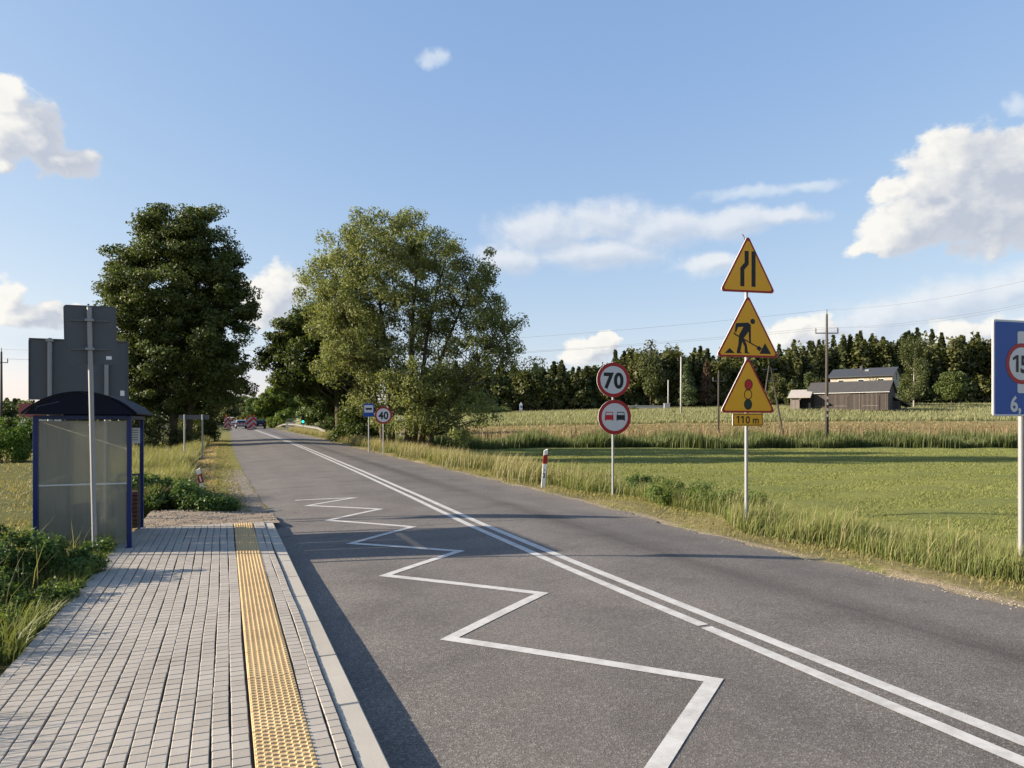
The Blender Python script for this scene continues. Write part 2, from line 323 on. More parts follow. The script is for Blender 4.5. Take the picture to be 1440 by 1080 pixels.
def cloud_group(name,lobes,amp,scale,sharp=1.0,warp=.35):
    g=bpy.data.node_groups.new(name,'ShaderNodeTree')
    g.interface.new_socket('P',in_out='INPUT',socket_type='NodeSocketVector'); g.interface.new_socket('D',in_out='OUTPUT',socket_type='NodeSocketFloat')
    gi=g.nodes.new('NodeGroupInput'); go=g.nodes.new('NodeGroupOutput'); P=gi.outputs[0]
    wn=g.nodes.new('ShaderNodeTexNoise'); wn.inputs['Scale'].default_value=.55; wn.inputs['Detail'].default_value=3; g.links.new(P,wn.inputs['Vector'])
    ws=N(g,'ShaderNodeVectorMath',operation='MULTIPLY_ADD'); g.links.new(wn.outputs['Color'],ws.inputs[0]); ws.inputs[1].default_value=(2*warp*2,2*warp*1.3,0); ws.inputs[2].default_value=(-warp*2,-warp*1.3,0)
    ad=N(g,'ShaderNodeVectorMath',operation='ADD'); g.links.new(P,ad.inputs[0]); g.links.new(ws.outputs[0],ad.inputs[1])
    best=None
    for (a,e,ra,re) in lobes:
        s=N(g,'ShaderNodeVectorMath',operation='SUBTRACT'); g.links.new(ad.outputs[0],s.inputs[0]); s.inputs[1].default_value=(a,e,0)
        d=N(g,'ShaderNodeVectorMath',operation='MULTIPLY'); g.links.new(s.outputs[0],d.inputs[0]); d.inputs[1].default_value=(1/ra,1/re,0)
        l=N(g,'ShaderNodeVectorMath',operation='LENGTH'); g.links.new(d.outputs[0],l.inputs[0])
        v=mth(g,'SUBTRACT',1.0,l.outputs['Value'])
        best=v if best is None else mth(g,'SMOOTH_MAX',best,v,.12)
    fn=g.nodes.new('ShaderNodeTexNoise'); fn.inputs['Scale'].default_value=scale; fn.inputs['Detail'].default_value=10; fn.inputs['Roughness'].default_value=.62
    mp=N(g,'ShaderNodeVectorMath',operation='MULTIPLY'); g.links.new(P,mp.inputs[0]); mp.inputs[1].default_value=(.8,1.15,1); g.links.new(mp.outputs[0],fn.inputs['Vector'])
    D=mth(g,'ADD',mth(g,'MULTIPLY',best,sharp),mth(g,'MULTIPLY',mth(g,'SUBTRACT',fn.outputs[0],.5),amp))
    g.links.new(D,go.inputs[0]); return g
W=bpy.data.worlds.new('World'); bpy.context.scene.world=W; W.use_nodes=True; nt=W.node_tree; nt.nodes.clear()
wo=nt.nodes.new('ShaderNodeOutputWorld'); bg=nt.nodes.new('ShaderNodeBackground'); nt.links.new(bg.outputs[0],wo.inputs[0])
SKY_S=.10; bg.inputs[1].default_value=SKY_S
sky=nt.nodes.new('ShaderNodeTexSky'); sky.sky_type='NISHITA'; sky.sun_disc=False; sky.sun_elevation=SUN_EL; sky.sun_rotation=SUN_AZ
sky.air_density=1.0; sky.dust_density=.7; sky.ozone_density=1.6; sky.altitude=100
sc_=nt.nodes.new('ShaderNodeSeparateColor'); nt.links.new(sky.outputs[0],sc_.inputs[0]); cc_=nt.nodes.new('ShaderNodeCombineColor')
for i_,(a_,p_) in enumerate(((1.18,.72),(1.41,.56),(2.28,.31))): nt.links.new(mth(nt,'MULTIPLY',mth(nt,'POWER',sc_.outputs[i_],p_),a_),cc_.inputs[i_])
skc=cc_.outputs[0]   # per-channel curve in the sky colour evens the clear sky out
tc=nt.nodes.new('ShaderNodeTexCoord'); sp=nt.nodes.new('ShaderNodeSeparateXYZ'); nt.links.new(tc.outputs['Generated'],sp.inputs[0])
az=mth(nt,'MULTIPLY',mth(nt,'ARCTAN2',sp.outputs[0],sp.outputs[1]),57.2958); el=mth(nt,'MULTIPLY',mth(nt,'ARCSINE',sp.outputs[2]),57.2958)
cp=nt.nodes.new('ShaderNodeCombineXYZ'); nt.links.new(az,cp.inputs[0]); nt.links.new(el,cp.inputs[1])
CB=1.0/SKY_S
def cloud_layer(base,g,lo,hi,alpha,k,shadow,bright,off,macro=False):
    def ev(o):
        n=nt.nodes.new('ShaderNodeGroup'); n.node_tree=g
        v=N(nt,'ShaderNodeVectorMath',operation='ADD'); nt.links.new(cp.outputs[0],v.inputs[0]); v.inputs[1].default_value=o; nt.links.new(v.outputs[0],n.inputs[0]); return n.outputs[0]
    d0=ev((0,0,0)); d1=ev((off[0]*.7,off[1]*.7,0)); d2=ev((-2.6,1.1,0)) if macro else None
    mr=N(nt,'ShaderNodeMapRange',interpolation_type='SMOOTHSTEP'); nt.links.new(d0,mr.inputs[0]); mr.inputs[1].default_value=lo; mr.inputs[2].default_value=hi; mr.inputs[4].default_value=alpha
    lit=mth(nt,'ADD',.40 if not macro else .13,mth(nt,'MULTIPLY',mth(nt,'SUBTRACT',d0,d1),k*(.8 if macro else 1.7)),clamp=not macro)
    if macro: lit=mth(nt,'ADD',lit,mth(nt,'MULTIPLY',mth(nt,'SUBTRACT',d0,d2),.72),clamp=True)
    thinf=N(nt,'ShaderNodeMapRange'); nt.links.new(d0,thinf.inputs[0]); thinf.inputs[1].default_value=lo; thinf.inputs[2].default_value=hi+.55; thinf.inputs[3].default_value=.30; thinf.inputs[4].default_value=-.12
    lit=mth(nt,'ADD',lit,thinf.outputs[0],clamp=True)
    c=mixc(nt,lit,[v*CB for v in shadow],[v*CB for v in bright])
    return mixc(nt,mr.outputs[0],base,c)
col=skc
EXPO=1.25
col=cloud_layer(col,cloud_group('thin_cloud',THIN,1.1,.55,1.0,.5),.0,.75,.62,.7,(.26,.31,.37),(.34,.365,.39),(-.6,.4))
col=cloud_layer(col,cloud_group('layer_cloud',MID,1.05,.36,1.0,.5),-.05,.62,.80,.8,(.235,.27,.325),(.36,.37,.385),(-.9,.9))
col=cloud_layer(col,cloud_group('heap_cloud',CUM,1.05,.60,1.0,.7),-.02,.34,.97,.85,(.225,.245,.285),(.415,.405,.38),(-.9,.55),True)
nt.links.new(col,bg.inputs[0])
W.cycles.sampling_method='MANUAL'; W.cycles.sample_map_resolution=512
vs=bpy.context.scene.view_settings; vs.view_transform='Standard'; vs.look='None'; vs.exposure=EXPO; vs.gamma=1
bpy.context.scene.cycles.use_denoising=True
bpy.context.scene.cycles.max_bounces=6; bpy.context.scene.cycles.transparent_max_bounces=8

# ------------------------------------------------------------------ the setting
def field_colors(X,Y):
    fw=FX*X+FY*Y; r=RX*X+RY*Y
    c=np.zeros(X.shape+(3,)); 
    mead=np.array((.19,.20,.06)); c[:]=mead
    nz=.5+.5*np.sin(X*.37+np.sin(Y*.21)*2)*np.sin(Y*.29+1.3)
    c+= (nz[...,None]-.5)*np.array((.035,.02,.006))
    def put(mask,col):
        m=np.clip(mask,0,1)[...,None]; c[:]=c*(1-m)+np.array(col)*m
    b=r/np.maximum(fw,1)
    ri=(X>xr(Y))&(fw>0)
    put(ri*sm(68,72,fw),(.06,.075,.025))                       # reed bed
    put(ri*sm(84,88,fw),(.22,.17,.075))                        # dry stubble strip
    put(ri*sm(112,117,fw-6*np.sin(r*.06)),(.26,.20,.09))
    put(ri*sm(126,131,fw-5*np.sin(r*.05+1)),(.22,.22,.11))          # pale crop
    put(ri*sm(196,204,fw),(.035,.04,.02))
    d=X-xr(Y)
    put((d>0)*(1-sm(.15,.5,d+.18*np.sin(Y*1.9)+.12*np.sin(Y*4.7)))*(Y<120),(.33,.265,.185))
    put((d>.3)*(1-sm(1.0,1.7,d)),(.23,.195,.09))
    dl=xl(Y)-X
    le=X<xl(Y)
    put(le*1.0,(.27,.21,.085))
    put(le*sm(60,75,Y),(.10,.105,.035)); put(le*sm(110,130,Y)*(X<-14),(.30,.27,.10)); put(le*sm(150,170,Y),(.05,.06,.025))
    put(le*(X>-12)*sm(14,15,Y)*(1-sm(60,75,Y))*sm(1.4,2.4,dl),(.11,.115,.04))
    put(le*(Y>14)*(dl<2.1)*(dl>.8)*(Y<60),(.44,.31,.135))       # mown straw strip
    put(le*(Y>14)*(dl<1.0)*(Y<110),(.20,.185,.06))
    put(le*(Y>14)*(1-sm(.45,.75,dl+.1*np.sin(Y*1.7)))*(1-sm(24,31,Y)),(.25,.22,.185)) # gravel shoulder
    put(le*(Y<14)*(X>-9),(.10,.095,.035))
    return c
xs=np.concatenate([-np.geomspace(2500,9,70),np.arange(-8.8,-1.4,.4),np.arange(-1.4,1.6,.1),np.arange(1.6,7.3,.5),np.arange(7.3,14,.16),np.geomspace(14.2,3000,130)])
ys=np.concatenate([-np.geomspace(1500,5,30),np.arange(-4.5,60,.5),np.geomspace(60.5,3500,150)])
GX,GY=np.meshgrid(xs,ys); GZ=ground(GX,GY)
fwg=FX*GX+FY*GY
GZ=GZ+ (.03*np.sin(GX*1.3+GY*.7)+.03*np.sin(GY*1.7-GX*.5))*((GX>xr(GY)+.4)|((GX<xl(GY)-1.2)&(GY>14.5)))
tag(grid_mesh('ground',GX,GY,GZ,'ground',field_colors(GX,GY).reshape(-1,3)),'sheet of meadow, verge and rising field on both sides of the road','ground',kind='structure')

ry=np.concatenate([np.arange(-4,14,.25),np.arange(14,70,.5),np.arange(70,262,2.)]); t=np.linspace(0,1,25)
A,T=np.meshgrid(ry,t,indexing='ij')
jr=.07*np.sin(A*2.1)+.05*np.sin(A*5.3+1)+.04*np.sin(A*9.7); jl=np.where(A>13.6,.03*np.sin(A*2.7)+.03*np.sin(A*6.1),0)
XX=(xl(A)+jl)*(1-T)+(xr(A)+jr)*T; ZZ=zroad(XX,A)
tag(grid_mesh('road',XX,A,ZZ,'asphalt'),'grey two lane asphalt road running past the bus platform','road',kind='structure')
def strip(pts,w,dz,V,F,closed=False):
    """flat painted band along a polyline, resampled so that it follows the camber; mitred joints"""
    P=[np.array(p,float) for p in pts]; n=len(P); L=[];Rr=[]
    for i in range(n):
        d0=P[i]-P[i-1] if i else P[1]-P[0]; d1=P[i+1]-P[i] if i<n-1 else P[i]-P[i-1]
        d0=d0/np.linalg.norm(d0); d1=d1/np.linalg.norm(d1)
        n0=np.array((-d0[1],d0[0])); n1=np.array((-d1[1],d1[0])); mi=n0+n1; mi/=np.linalg.norm(mi)+1e-9
        k=min(1/max(np.dot(mi,n0),.2),2.6); L.append(P[i]+mi*w/2*k); Rr.append(P[i]-mi*w/2*k)
    for i in range(n-1):
        m=max(2,int(np.linalg.norm(P[i+1]-P[i])/.14))
        for j in range(m):
            a,b=j/m,(j+1)/m; k=len(V)
            for q in (L[i]*(1-a)+L[i+1]*a,Rr[i]*(1-a)+Rr[i+1]*a,Rr[i]*(1-b)+Rr[i+1]*b,L[i]*(1-b)+L[i+1]*b):
                V.append((q[0],q[1],float(zroad(q[0],q[1]))+dz))
            F.append((k+3,k+2,k+1,k))
def painted(name,paths,label,dz=.005,cat='road marking'):
    V=[];F=[]
    for p,w in paths: strip(p,w,dz,V,F)
    mb=MB(); mb.add(V,F,'paint'); o=mb.build(name); return tag(o,label,cat,kind='structure')
cy=np.concatenate([np.arange(0,70,1.),np.arange(70,126,4.)])
painted('centre_line',[([(float(xc(y))-.118,y) for y in cy if y<5.3]+[(4.02,5.33)],.12),([(4.03,5.39)]+[(float(xc(y))-.118,y) for y in cy if y>5.5],.12),([(float(xc(y))+.135,y) for y in cy],.125)],'double white centre line along the middle of the road')
zig=[(1.58,17.65),(3.01,17.35),(1.64,16.41),(3.14,14.92),(1.74,13.83),(3.17,12.23),(1.73,11.11),(3.22,9.72),(1.74,8.67),(3.28,7.03),(1.73,5.98),(3.36,4.25),(1.60,2.95)]
zc=[(x+(.10 if i%2==0 and i else -.10 if i%2 else 0),y) for i,(x,y) in enumerate(zig)]
painted('bus_stop_zigzag',[(zc,.115)],'white zigzag bus stop marking beside the kerb')
# platform: base slab, pavers, tactile strip, kerb (one mesh per material surface)
PZ=.16
mb=MB(); mb.box((-.34,6.6,PZ/2-.03),(2.02,13.6,PZ-.02),'sand'); tag(mb.build('platform_base'),'sandy bed under the paved bus platform','pavement',kind='structure')
def block(mb,x0,x1,y0,y1,z,h,m,ch=.004):
    a=random.uniform(-.0006,.0006); b=random.uniform(-.0005,.0005); zz=[z+a+b,z+a-b,z-a-b,z-a+b]
    lo=z-h; c=ch
    vs=[(x0,y0,lo),(x1,y0,lo),(x1,y1,lo),(x0,y1,lo),(x0,y0,zz[0]-c),(x1,y0,zz[1]-c),(x1,y1,zz[2]-c),(x0,y1,zz[3]-c),
        (x0+c,y0+c,zz[0]),(x1-c,y0+c,zz[1]),(x1-c,y1-c,zz[2]),(x0+c,y1-c,zz[3])]
    fs=[(0,1,5,4),(1,2,6,5),(2,3,7,6),(3,0,4,7),(4,5,9,8),(5,6,10,9),(6,7,11,10),(7,4,8,11),(8,9,10,11)]
    mb.add(vs,fs,m)
pv=MB(); Y0,Y1=.2,13.36
cols=[]; x=.172
while x>-1.31: cols.append((x-.0925,x)); x-=.1008
cols+= [(.492,.5905),(.5975,.670)]
ph=0
for ci,(xa,xb) in enumerate(cols):
    y=Y0+(.05 if ci%2 else 0)+random.uniform(-.012,.012); drift=random.uniform(0,6.3)
    while y<Y1:
        ln=.0962+random.uniform(-.001,.001); ye=min(y+ln,Y1)
        w=.008*math.sin(y*.9+ci*.12)+.003*math.sin(y*2.6+drift)+random.uniform(-.0012,.0012)
        if ye-y>.02: block(pv,xa+w,xb+w,y,ye,PZ+random.uniform(-.0008,.0008),.06,'paver')
        y+=ln+.0038
# edge course on the grass side
y=Y0
while y<11.3:
    w=.01*math.sin(y*.9); block(pv,-1.40+w,-1.322+w,y,y+.99,PZ-.003,.1,'paver'); y+=1.0
x=-1.3
while x<.66:
    block(pv,x,x+.30,13.372,13.44,PZ-.002,.1,'paver'); x+=.305
tag(pv.build('paving'),'grey concrete block paving of the bus platform','pavement',kind='structure')
tv=MB(); y=Y0; n8=10
k=0
while y<13.34:
    ye=min(y+.296,13.36); z=PZ+.002+random.uniform(-.001,.001); block(tv,.184,.484,y,ye,z,.06,'tactile',.003)
    for i in range(8):
        cx=.184+.0375*(i+.5)
        for j in range(6):
            cyy=y+.0493*(j+.25+(.5 if i%2 else 0))
            if cyy>ye-.006: continue
            n=6; r0,r1,h=.0150,.0095,.0085
            vs=[(cx+r0*math.cos(a*math.pi/3),cyy+r0*math.sin(a*math.pi/3),z-.0005) for a in range(6)]+[(cx+r1*math.cos(a*math.pi/3),cyy+r1*math.sin(a*math.pi/3),z+h) for a in range(6)]
            tv.add(vs,[(a,(a+1)%6,6+(a+1)%6,6+a) for a in range(6)]+[(6,7,8,9,10,11)],'tactile')
    y+=.3
to=tv.build('tactile_strip'); tag(to,'yellow studded tactile strip along the platform edge','pavement',kind='structure')
kb=MB(); y=-.35
while y<13.4:
    block(kb,.682,.832,y,min(y+.993,13.44),PZ-.015+random.uniform(-.002,.002),.30,'kerb',.009); y+=1.0
tag(kb.build('kerb'),'pale concrete kerb between the platform and the road','kerb',kind='structure')
# gravel patch beyond the platform
def patch(name,mat,x0,x1,y0,y1,f,dz,label,nx=24,ny=24):
    U,Vv=np.meshgrid(np.linspace(0,1,nx),np.linspace(0,1,ny)); X=x0+(x1-x0)*U; Y=y0(X)+(y1(X)-y0(X))*Vv; Z=f(X,Y)+dz
    return tag(grid_mesh(name,X,Y,Z,mat),label,'ground',kind='structure')
patch('gravel_patch','soil',-1.35,.95,lambda x:13.46+0*x,lambda x:16.3+.25*np.sin(x*3)+.3*(x-.0),lambda X,Y:np.maximum(.13-.045*(Y-13.4)*sm(-1,1,X),ground(X,Y)+.01)+.012*np.sin(X*9)*np.sin(Y*7),.0,'tan gravelly soil at the end of the platform')

def scatter_stones(name,n,xf,yf,smin,smax,label,zf=ground):
    V=[];F=[]
    mb=MB()
    for i in range(n):
        y=yf(); x=xf(y); s=random.uniform(smin,smax); z=float(zf(x,y))+s*.2
        vs=[(x+s*random.uniform(.6,1.1)*dx,y+s*random.uniform(.6,1.1)*dy,z+s*random.uniform(.5,.8)*dz) for dx,dy,dz in ((1,0,0),(-1,0,0),(0,1,0),(0,-1,0),(0,0,1),(0,0,-1))]
        mb.add(vs,[(0,2,4),(2,1,4),(1,3,4),(3,0,4),(2,0,5),(1,2,5),(3,1,5),(0,3,5)],'gravel')
    return tag(mb.build(name),label,'gravel',kind='stuff')
scatter_stones('gravel',3800,lambda y:random.uniform(-1.3,.9) if y<16.2 else float(xl(y))-abs(random.gauss(0,.3)),lambda:random.choice([random.uniform(13.5,16.2),random.uniform(13.5,30)]),.006,.022,'loose gravel on the shoulder past the platform',
    lambda x,y:max(.13-.045*(y-13.4)*float(sm(-1,1,x)),gz(x,y)+.01) if y<16.2 else gz(x,y))
scatter_stones('grit',3000,lambda y:float(xr(y))+random.gauss(.10,.16),lambda:1.5+28*random.random()**1.6,.004,.016,'loose grit along the right road edge',lambda x,y:max(float(zroad(x,y)) if x<xr(y) else -9,gz(x,y)))

# ------------------------------------------------------------------ grass and leaves
def blades(name,x,y,h,w,lean,c0,c1,label,zf=ground,dz=-.01,wind=(.5,-.15),tipseed=None,trans=.35):
    """bent blades: 5 vertices each, colour c0 at the root, c1 at the tip"""
    n=len(x); z=zf(x,y)+dz; a=rng.uniform(0,2*np.pi,n); s=np.stack([np.cos(a),np.sin(a),0*a],-1)*(w/2)[:,None]
    b=rng.uniform(0,2*np.pi,n); L=(np.stack([np.cos(b),np.sin(b)],-1)*.6+np.array(wind))*(lean*h)[:,None]
    B=np.stack([x,y,z],-1); Mi=B+np.concatenate([L*.35,(h*.55)[:,None]],1); Ti=B+np.concatenate([L,(h*np.sqrt(np.clip(1-.4*lean**2,.3,1)))[:,None]],1)
    V=np.stack([B-s,B+s,Mi+s*.8,Mi-s*.8,Ti],1).reshape(-1,3)
    k=np.arange(n)*5; q=np.stack([k,k+1,k+2,k+3,k+3,k+2,k+4],-1).ravel(); cnt=np.tile([4,3],n)
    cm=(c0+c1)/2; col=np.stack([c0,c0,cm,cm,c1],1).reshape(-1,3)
    o=np_mesh(name,V,cnt,q,[GRASS if trans else GRASS],col=col)
    return tag(o,label,'grass',kind='stuff')
GRASS=leaf_mat('grass_blade',None,None,.38,attr='Col',rough=.5)
def cvar(n,a,b,j=.25):
    f=rng.random((n,1)); c=np.array(a)*(1-f)+np.array(b)*f; return c*rng.uniform(1-j,1+j,(n,1))
def joinblades(name,parts,label):
    X=np.concatenate
    return blades(name,*[X([p[i] for p in parts]) for i in range(7)],label)
def pack(x,y,h,w,lean,c0,c1): return (x,y,h,w,np.broadcast_to(np.asarray(lean,float),x.shape).copy(),c0,c1)
def clumpy(n,fx,fy,thr=.35,sc=1.6):
    x=fx(n); y=fy(n); v=.5+.5*np.sin(x*sc+1.7*np.sin(y*sc*.7))*np.sin(y*sc*1.3+1.1*np.sin(x*sc*.9)); k=rng.random(n)<np.clip(thr+v,0,1); return x[k],y[k]
parts=[]
ynear=lambda n,a,b,p=1.7:(lambda u:a+(b-a)*u**p)(rng.random(n))
# right verge: trodden short, then tall
n=26000; y=ynear(n,1,40); x=xr(y)+.12+.9*np.sqrt(rng.random(n))*1.9-.15*np.sin(y*1.9); k=(x<xr(y)+2.0); x,y=x[k],y[k]; n=len(x)
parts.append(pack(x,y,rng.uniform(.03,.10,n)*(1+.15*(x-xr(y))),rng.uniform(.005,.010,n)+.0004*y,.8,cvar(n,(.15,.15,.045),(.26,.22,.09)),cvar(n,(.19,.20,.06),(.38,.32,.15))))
n=190000; y=ynear(n,1.5,62,1.8); u=rng.random(n); x=xr(y)+1.25+.35*np.sin(y*.55)+.2*np.sin(y*1.7)+3.6*u**1.2
v=.5+.5*np.sin(x*1.5+1.7*np.sin(y*1.1))*np.sin(y*1.4+1.1*np.sin(x*.9)); gr=np.clip((.85-u)*1.5,0,1)
kp=rng.random(n)<np.clip(.22+1.15*(.5+.5*np.sin(x*3.3+2.1*np.sin(y*.9)+1.0)*np.sin(y*2.3+1.3*np.sin(x*2.0)))+.25*(u>.25),0,1); x,y,u,v,gr=x[kp],y[kp],u[kp],v[kp],gr[kp]; n=len(x)
h=(.24+.38*v*rng.uniform(.5,1.1,n))*(.45+.55*gr)*rng.uniform(.45,1.25,n)
dark=v[:,None]
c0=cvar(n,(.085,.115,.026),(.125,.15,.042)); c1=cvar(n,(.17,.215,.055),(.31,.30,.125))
straw=rng.random(n)<.07; h[straw]*=1.25; c0[straw]=cvar(straw.sum(),(.22,.19,.09),(.30,.25,.12)); c1[straw]=cvar(straw.sum(),(.34,.28,.15),(.42,.34,.19))
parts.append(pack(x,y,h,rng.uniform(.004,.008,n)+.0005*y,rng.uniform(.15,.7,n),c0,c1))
n=14000; y=rng.uniform(18,112,n); x=xr(y)+.7+1.6*rng.random(n)+.4*np.sin(y*.8)          # pale seeding grasses towards the 40 sign
parts.append(pack(x,y,rng.uniform(.4,.85,n),rng.uniform(.012,.028,n),rng.uniform(.2,.6,n),cvar(n,(.10,.12,.035),(.16,.15,.06)),cvar(n,(.30,.27,.12),(.42,.34,.19))))
joinblades('verge_grass',parts,'tall uneven grass along the right road verge')
parts=[]
n=210000; fw=7+60*rng.random(n)**1.45; b=rng.uniform(-.08,.80,n); r=fw*b; x=RX*r+FX*fw; y=RY*r+FY*fw; k=(x>xr(y)+4.0); x,y,fw=x[k],y[k],fw[k]; n=len(x)
v=(.5+.5*np.sin(x*.35+1.7*np.sin(y*.3))*np.sin(y*.4))
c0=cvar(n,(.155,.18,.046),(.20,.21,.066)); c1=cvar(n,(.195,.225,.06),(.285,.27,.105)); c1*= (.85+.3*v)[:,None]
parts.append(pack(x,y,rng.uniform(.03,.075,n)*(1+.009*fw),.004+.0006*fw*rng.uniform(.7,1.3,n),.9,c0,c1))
joinblades('meadow_grass',parts,'short cut green grass of the meadow on the right')
parts=[]
n=34000; fw=rng.uniform(69,80,n)+2.0*np.sin(np.arange(n)); r=rng.uniform(-14,66,n); edge=70+1.5*np.sin(r*.21)+1.1*np.sin(r*.55)-4*sm(10,-10,r); fw=edge+(rng.random(n)**1.2)*11
x=RX*r+FX*fw; y=RY*r+FY*fw; k=x>xr(y)+6; x,y,r,fw,edge=x[k],y[k],r[k],fw[k],edge[k]; n=len(x)
c0=cvar(n,(.045,.065,.016),(.07,.09,.025)); c1=cvar(n,(.095,.125,.038),(.17,.18,.07))
h=rng.uniform(.8,1.9,n)*(.75+.25*np.sin(r*.8)); parts.append(pack(x,y,h,rng.uniform(.05,.10,n),rng.uniform(.05,.3,n),c0,c1))
joinblades('reed_bed',parts,'band of tall green reeds across the far side of the meadow')
parts=[]
n=500; r=rng.uniform(-6,66,n); fw=76+rng.random(n)*9; x=RX*r+FX*fw; y=RY*r+FY*fw
parts.append(pack(x,y,rng.uniform(1.5,2.2,n),rng.uniform(.09,.16,n),rng.uniform(.05,.25,n),cvar(n,(.16,.13,.06),(.2,.16,.08)),cvar(n,(.17,.09,.06),(.28,.17,.11))))
n=5000; r=rng.uniform(-14,80,n); fw=rng.uniform(90,126,n); x=RX*r+FX*fw; y=RY*r+FY*fw; k=x>xr(y)+8; x,y=x[k],y[k]; n=len(x)
parts.append(pack(x,y,rng.uniform(.12,.35,n),rng.uniform(.10,.2,n),.4,cvar(n,(.17,.14,.06),(.22,.18,.08)),cvar(n,(.21,.175,.08),(.30,.25,.12))))
n=80000; fw=rng.uniform(124,206,n); r=rng.uniform(-.10,.78,n)*fw; x=RX*r+FX*fw; y=RY*r+FY*fw; k=x>xr(y)+8; x,y=x[k],y[k]; n=len(x)
parts.append(pack(x,y,rng.uniform(.55,.9,n),rng.uniform(.06,.13,n),.3,cvar(n,(.17,.18,.075),(.21,.21,.095)),cvar(n,(.22,.23,.115),(.29,.28,.155))))
joinblades('field_crop',parts,'pale cereal crop and dry stubble on the slope below the forest')
parts=[]
# left of platform: weeds and grass
n=30000; y=1.5+12*rng.random(n)**1.2; x=-1.42-rng.random(n)**1.3*4.6; k=~((x>-1.62)&(y<6.4)); x,y=x[k],y[k]; n=len(x)
v=.5+.5*np.sin(x*2.1+y)*np.sin(y*1.7)
parts.append(pack(x,y,(.10+.30*v*rng.random(n))*np.clip(1.9+.0-np.abs(x+2.8)*.25,.5,1.4),rng.uniform(.005,.011,n)+.0004*y,rng.uniform(.3,.9,n),cvar(n,(.07,.095,.022),(.11,.12,.035)),cvar(n,(.15,.20,.045),(.25,.24,.09))))
n=260; y=rng.uniform(3,11,n); x=-1.7-rng.random(n)*2.6
parts.append(pack(x,y,rng.uniform(.4,.75,n),rng.uniform(.006,.010,n),rng.uniform(.2,.7,n),cvar(n,(.15,.14,.06),(.2,.18,.08)),cvar(n,(.26,.24,.12),(.4,.35,.2))))
joinblades('platform_weeds',parts,'grass and weeds growing along the left side of the platform')
parts=[]
n=60000; y=ynear(n,16.5,66,1.3); x=xl(y)-2.0-.25*np.sin(y*.9)-np.clip((y-12)*.16,1.2,7.5)*rng.random(n)**1.2
v=.5+.5*np.sin(x*1.1+1.7*np.sin(y*.5))*np.sin(y*.6+1.1*np.sin(x*.9))
h=rng.uniform(.35,.85,n)*(.55+.6*v); c0=cvar(n,(.06,.085,.02),(.10,.11,.033)); c1=cvar(n,(.17,.19,.055),(.36,.31,.14))
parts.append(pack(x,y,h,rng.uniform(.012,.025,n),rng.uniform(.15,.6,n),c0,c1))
n=9000; y=ynear(n,15,70,1.3); x=xl(y)-.35-1.7*rng.random(n); c=cvar(n,(.16,.165,.05),(.36,.27,.12))
parts.append(pack(x,y,rng.uniform(.03,.09,n),rng.uniform(.015,.035,n),.8,c*.8,c))
n=40000; y=ynear(n,9,62,1.3); x=-3.0-(y*.55)*rng.random(n); k=(x<-3.2-.12*np.maximum(0,y-14)); x,y=x[k],y[k]; n=len(x)
parts.append(pack(x,y,rng.uniform(.04,.13,n),rng.uniform(.010,.024,n),.7,cvar(n,(.20,.165,.06),(.28,.21,.09)),cvar(n,(.31,.25,.10),(.44,.34,.155))))
joinblades('verge_grass',parts,'tall seeding grass and dry strip along the left verge')

def leaf_quads(cen,nor,size,aspect=.55):
    n=len(cen); nor=nrm(nor); t=nrm(np.cross(nor,rng.normal(size=(n,3)))); b=np.cross(nor,t); L=size[:,None]*t*.5; Wd=size[:,None]*b*.5*aspect
    droop=nor*(size*.12)[:,None]
    return np.stack([cen-L-droop,cen+Wd,cen+L-droop,cen-Wd],1).reshape(-1,3)
def leaf_obj(name,cen,nor,size,mat,parent=None,aspect=.55):
    V=leaf_quads(cen,nor,size,aspect); n=len(cen); return np_mesh(name,V,np.full(n,4),np.arange(4*n),[mat],parent)
LM={}
LM['alder']=leaf_mat('leaf_alder',(.052,.070,.018),(.106,.126,.036),.30)
LM['willow']=leaf_mat('leaf_willow',(.135,.16,.055),(.24,.26,.10),.40)
LM['ash']=leaf_mat('leaf_ash',(.045,.068,.015),(.092,.13,.028),.36)
LM['light']=leaf_mat('leaf_light',(.075,.12,.020),(.14,.20,.035),.40)
LM['pine']=leaf_mat('needle_pine',(.046,.066,.026),(.100,.125,.05),.22)
LM['decid']=leaf_mat('leaf_far_wood',(.070,.086,.026),(.135,.152,.052),.30)
LM['birch']=leaf_mat('leaf_birch',(.060,.075,.026),(.11,.125,.046),.28)
LM['red']=leaf_mat('needle_dry',(.10,.062,.04),(.15,.095,.06),.1)
LM['shrub']=leaf_mat('leaf_shrub',(.060,.100,.024),(.125,.18,.048),.36,rough=.45)
LM['weed']=leaf_mat('leaf_weed',(.075,.115,.024),(.14,.19,.048),.40)
def limb(mb,p0,p1,r0,r1,m,n=6,bend=.12,seg=5):
    p0=Vector(p0);p1=Vector(p1); d=p1-p0; L=d.length; off=Vector((random.uniform(-1,1),random.uniform(-1,1),random.uniform(.2,1)))*L*bend
    pts=[];rs=[]
    for i in range(seg+1):
        t=i/seg; pts.append(p0+d*t+off*math.sin(math.pi*t)*(1-.3*t)+Vector((random.uniform(-1,1),random.uniform(-1,1),random.uniform(-1,1)))*L*.012*(0<i<seg)); rs.append(r0+(r1-r0)*t**.8)
    mb.tube(pts,rs,m,n); return pts
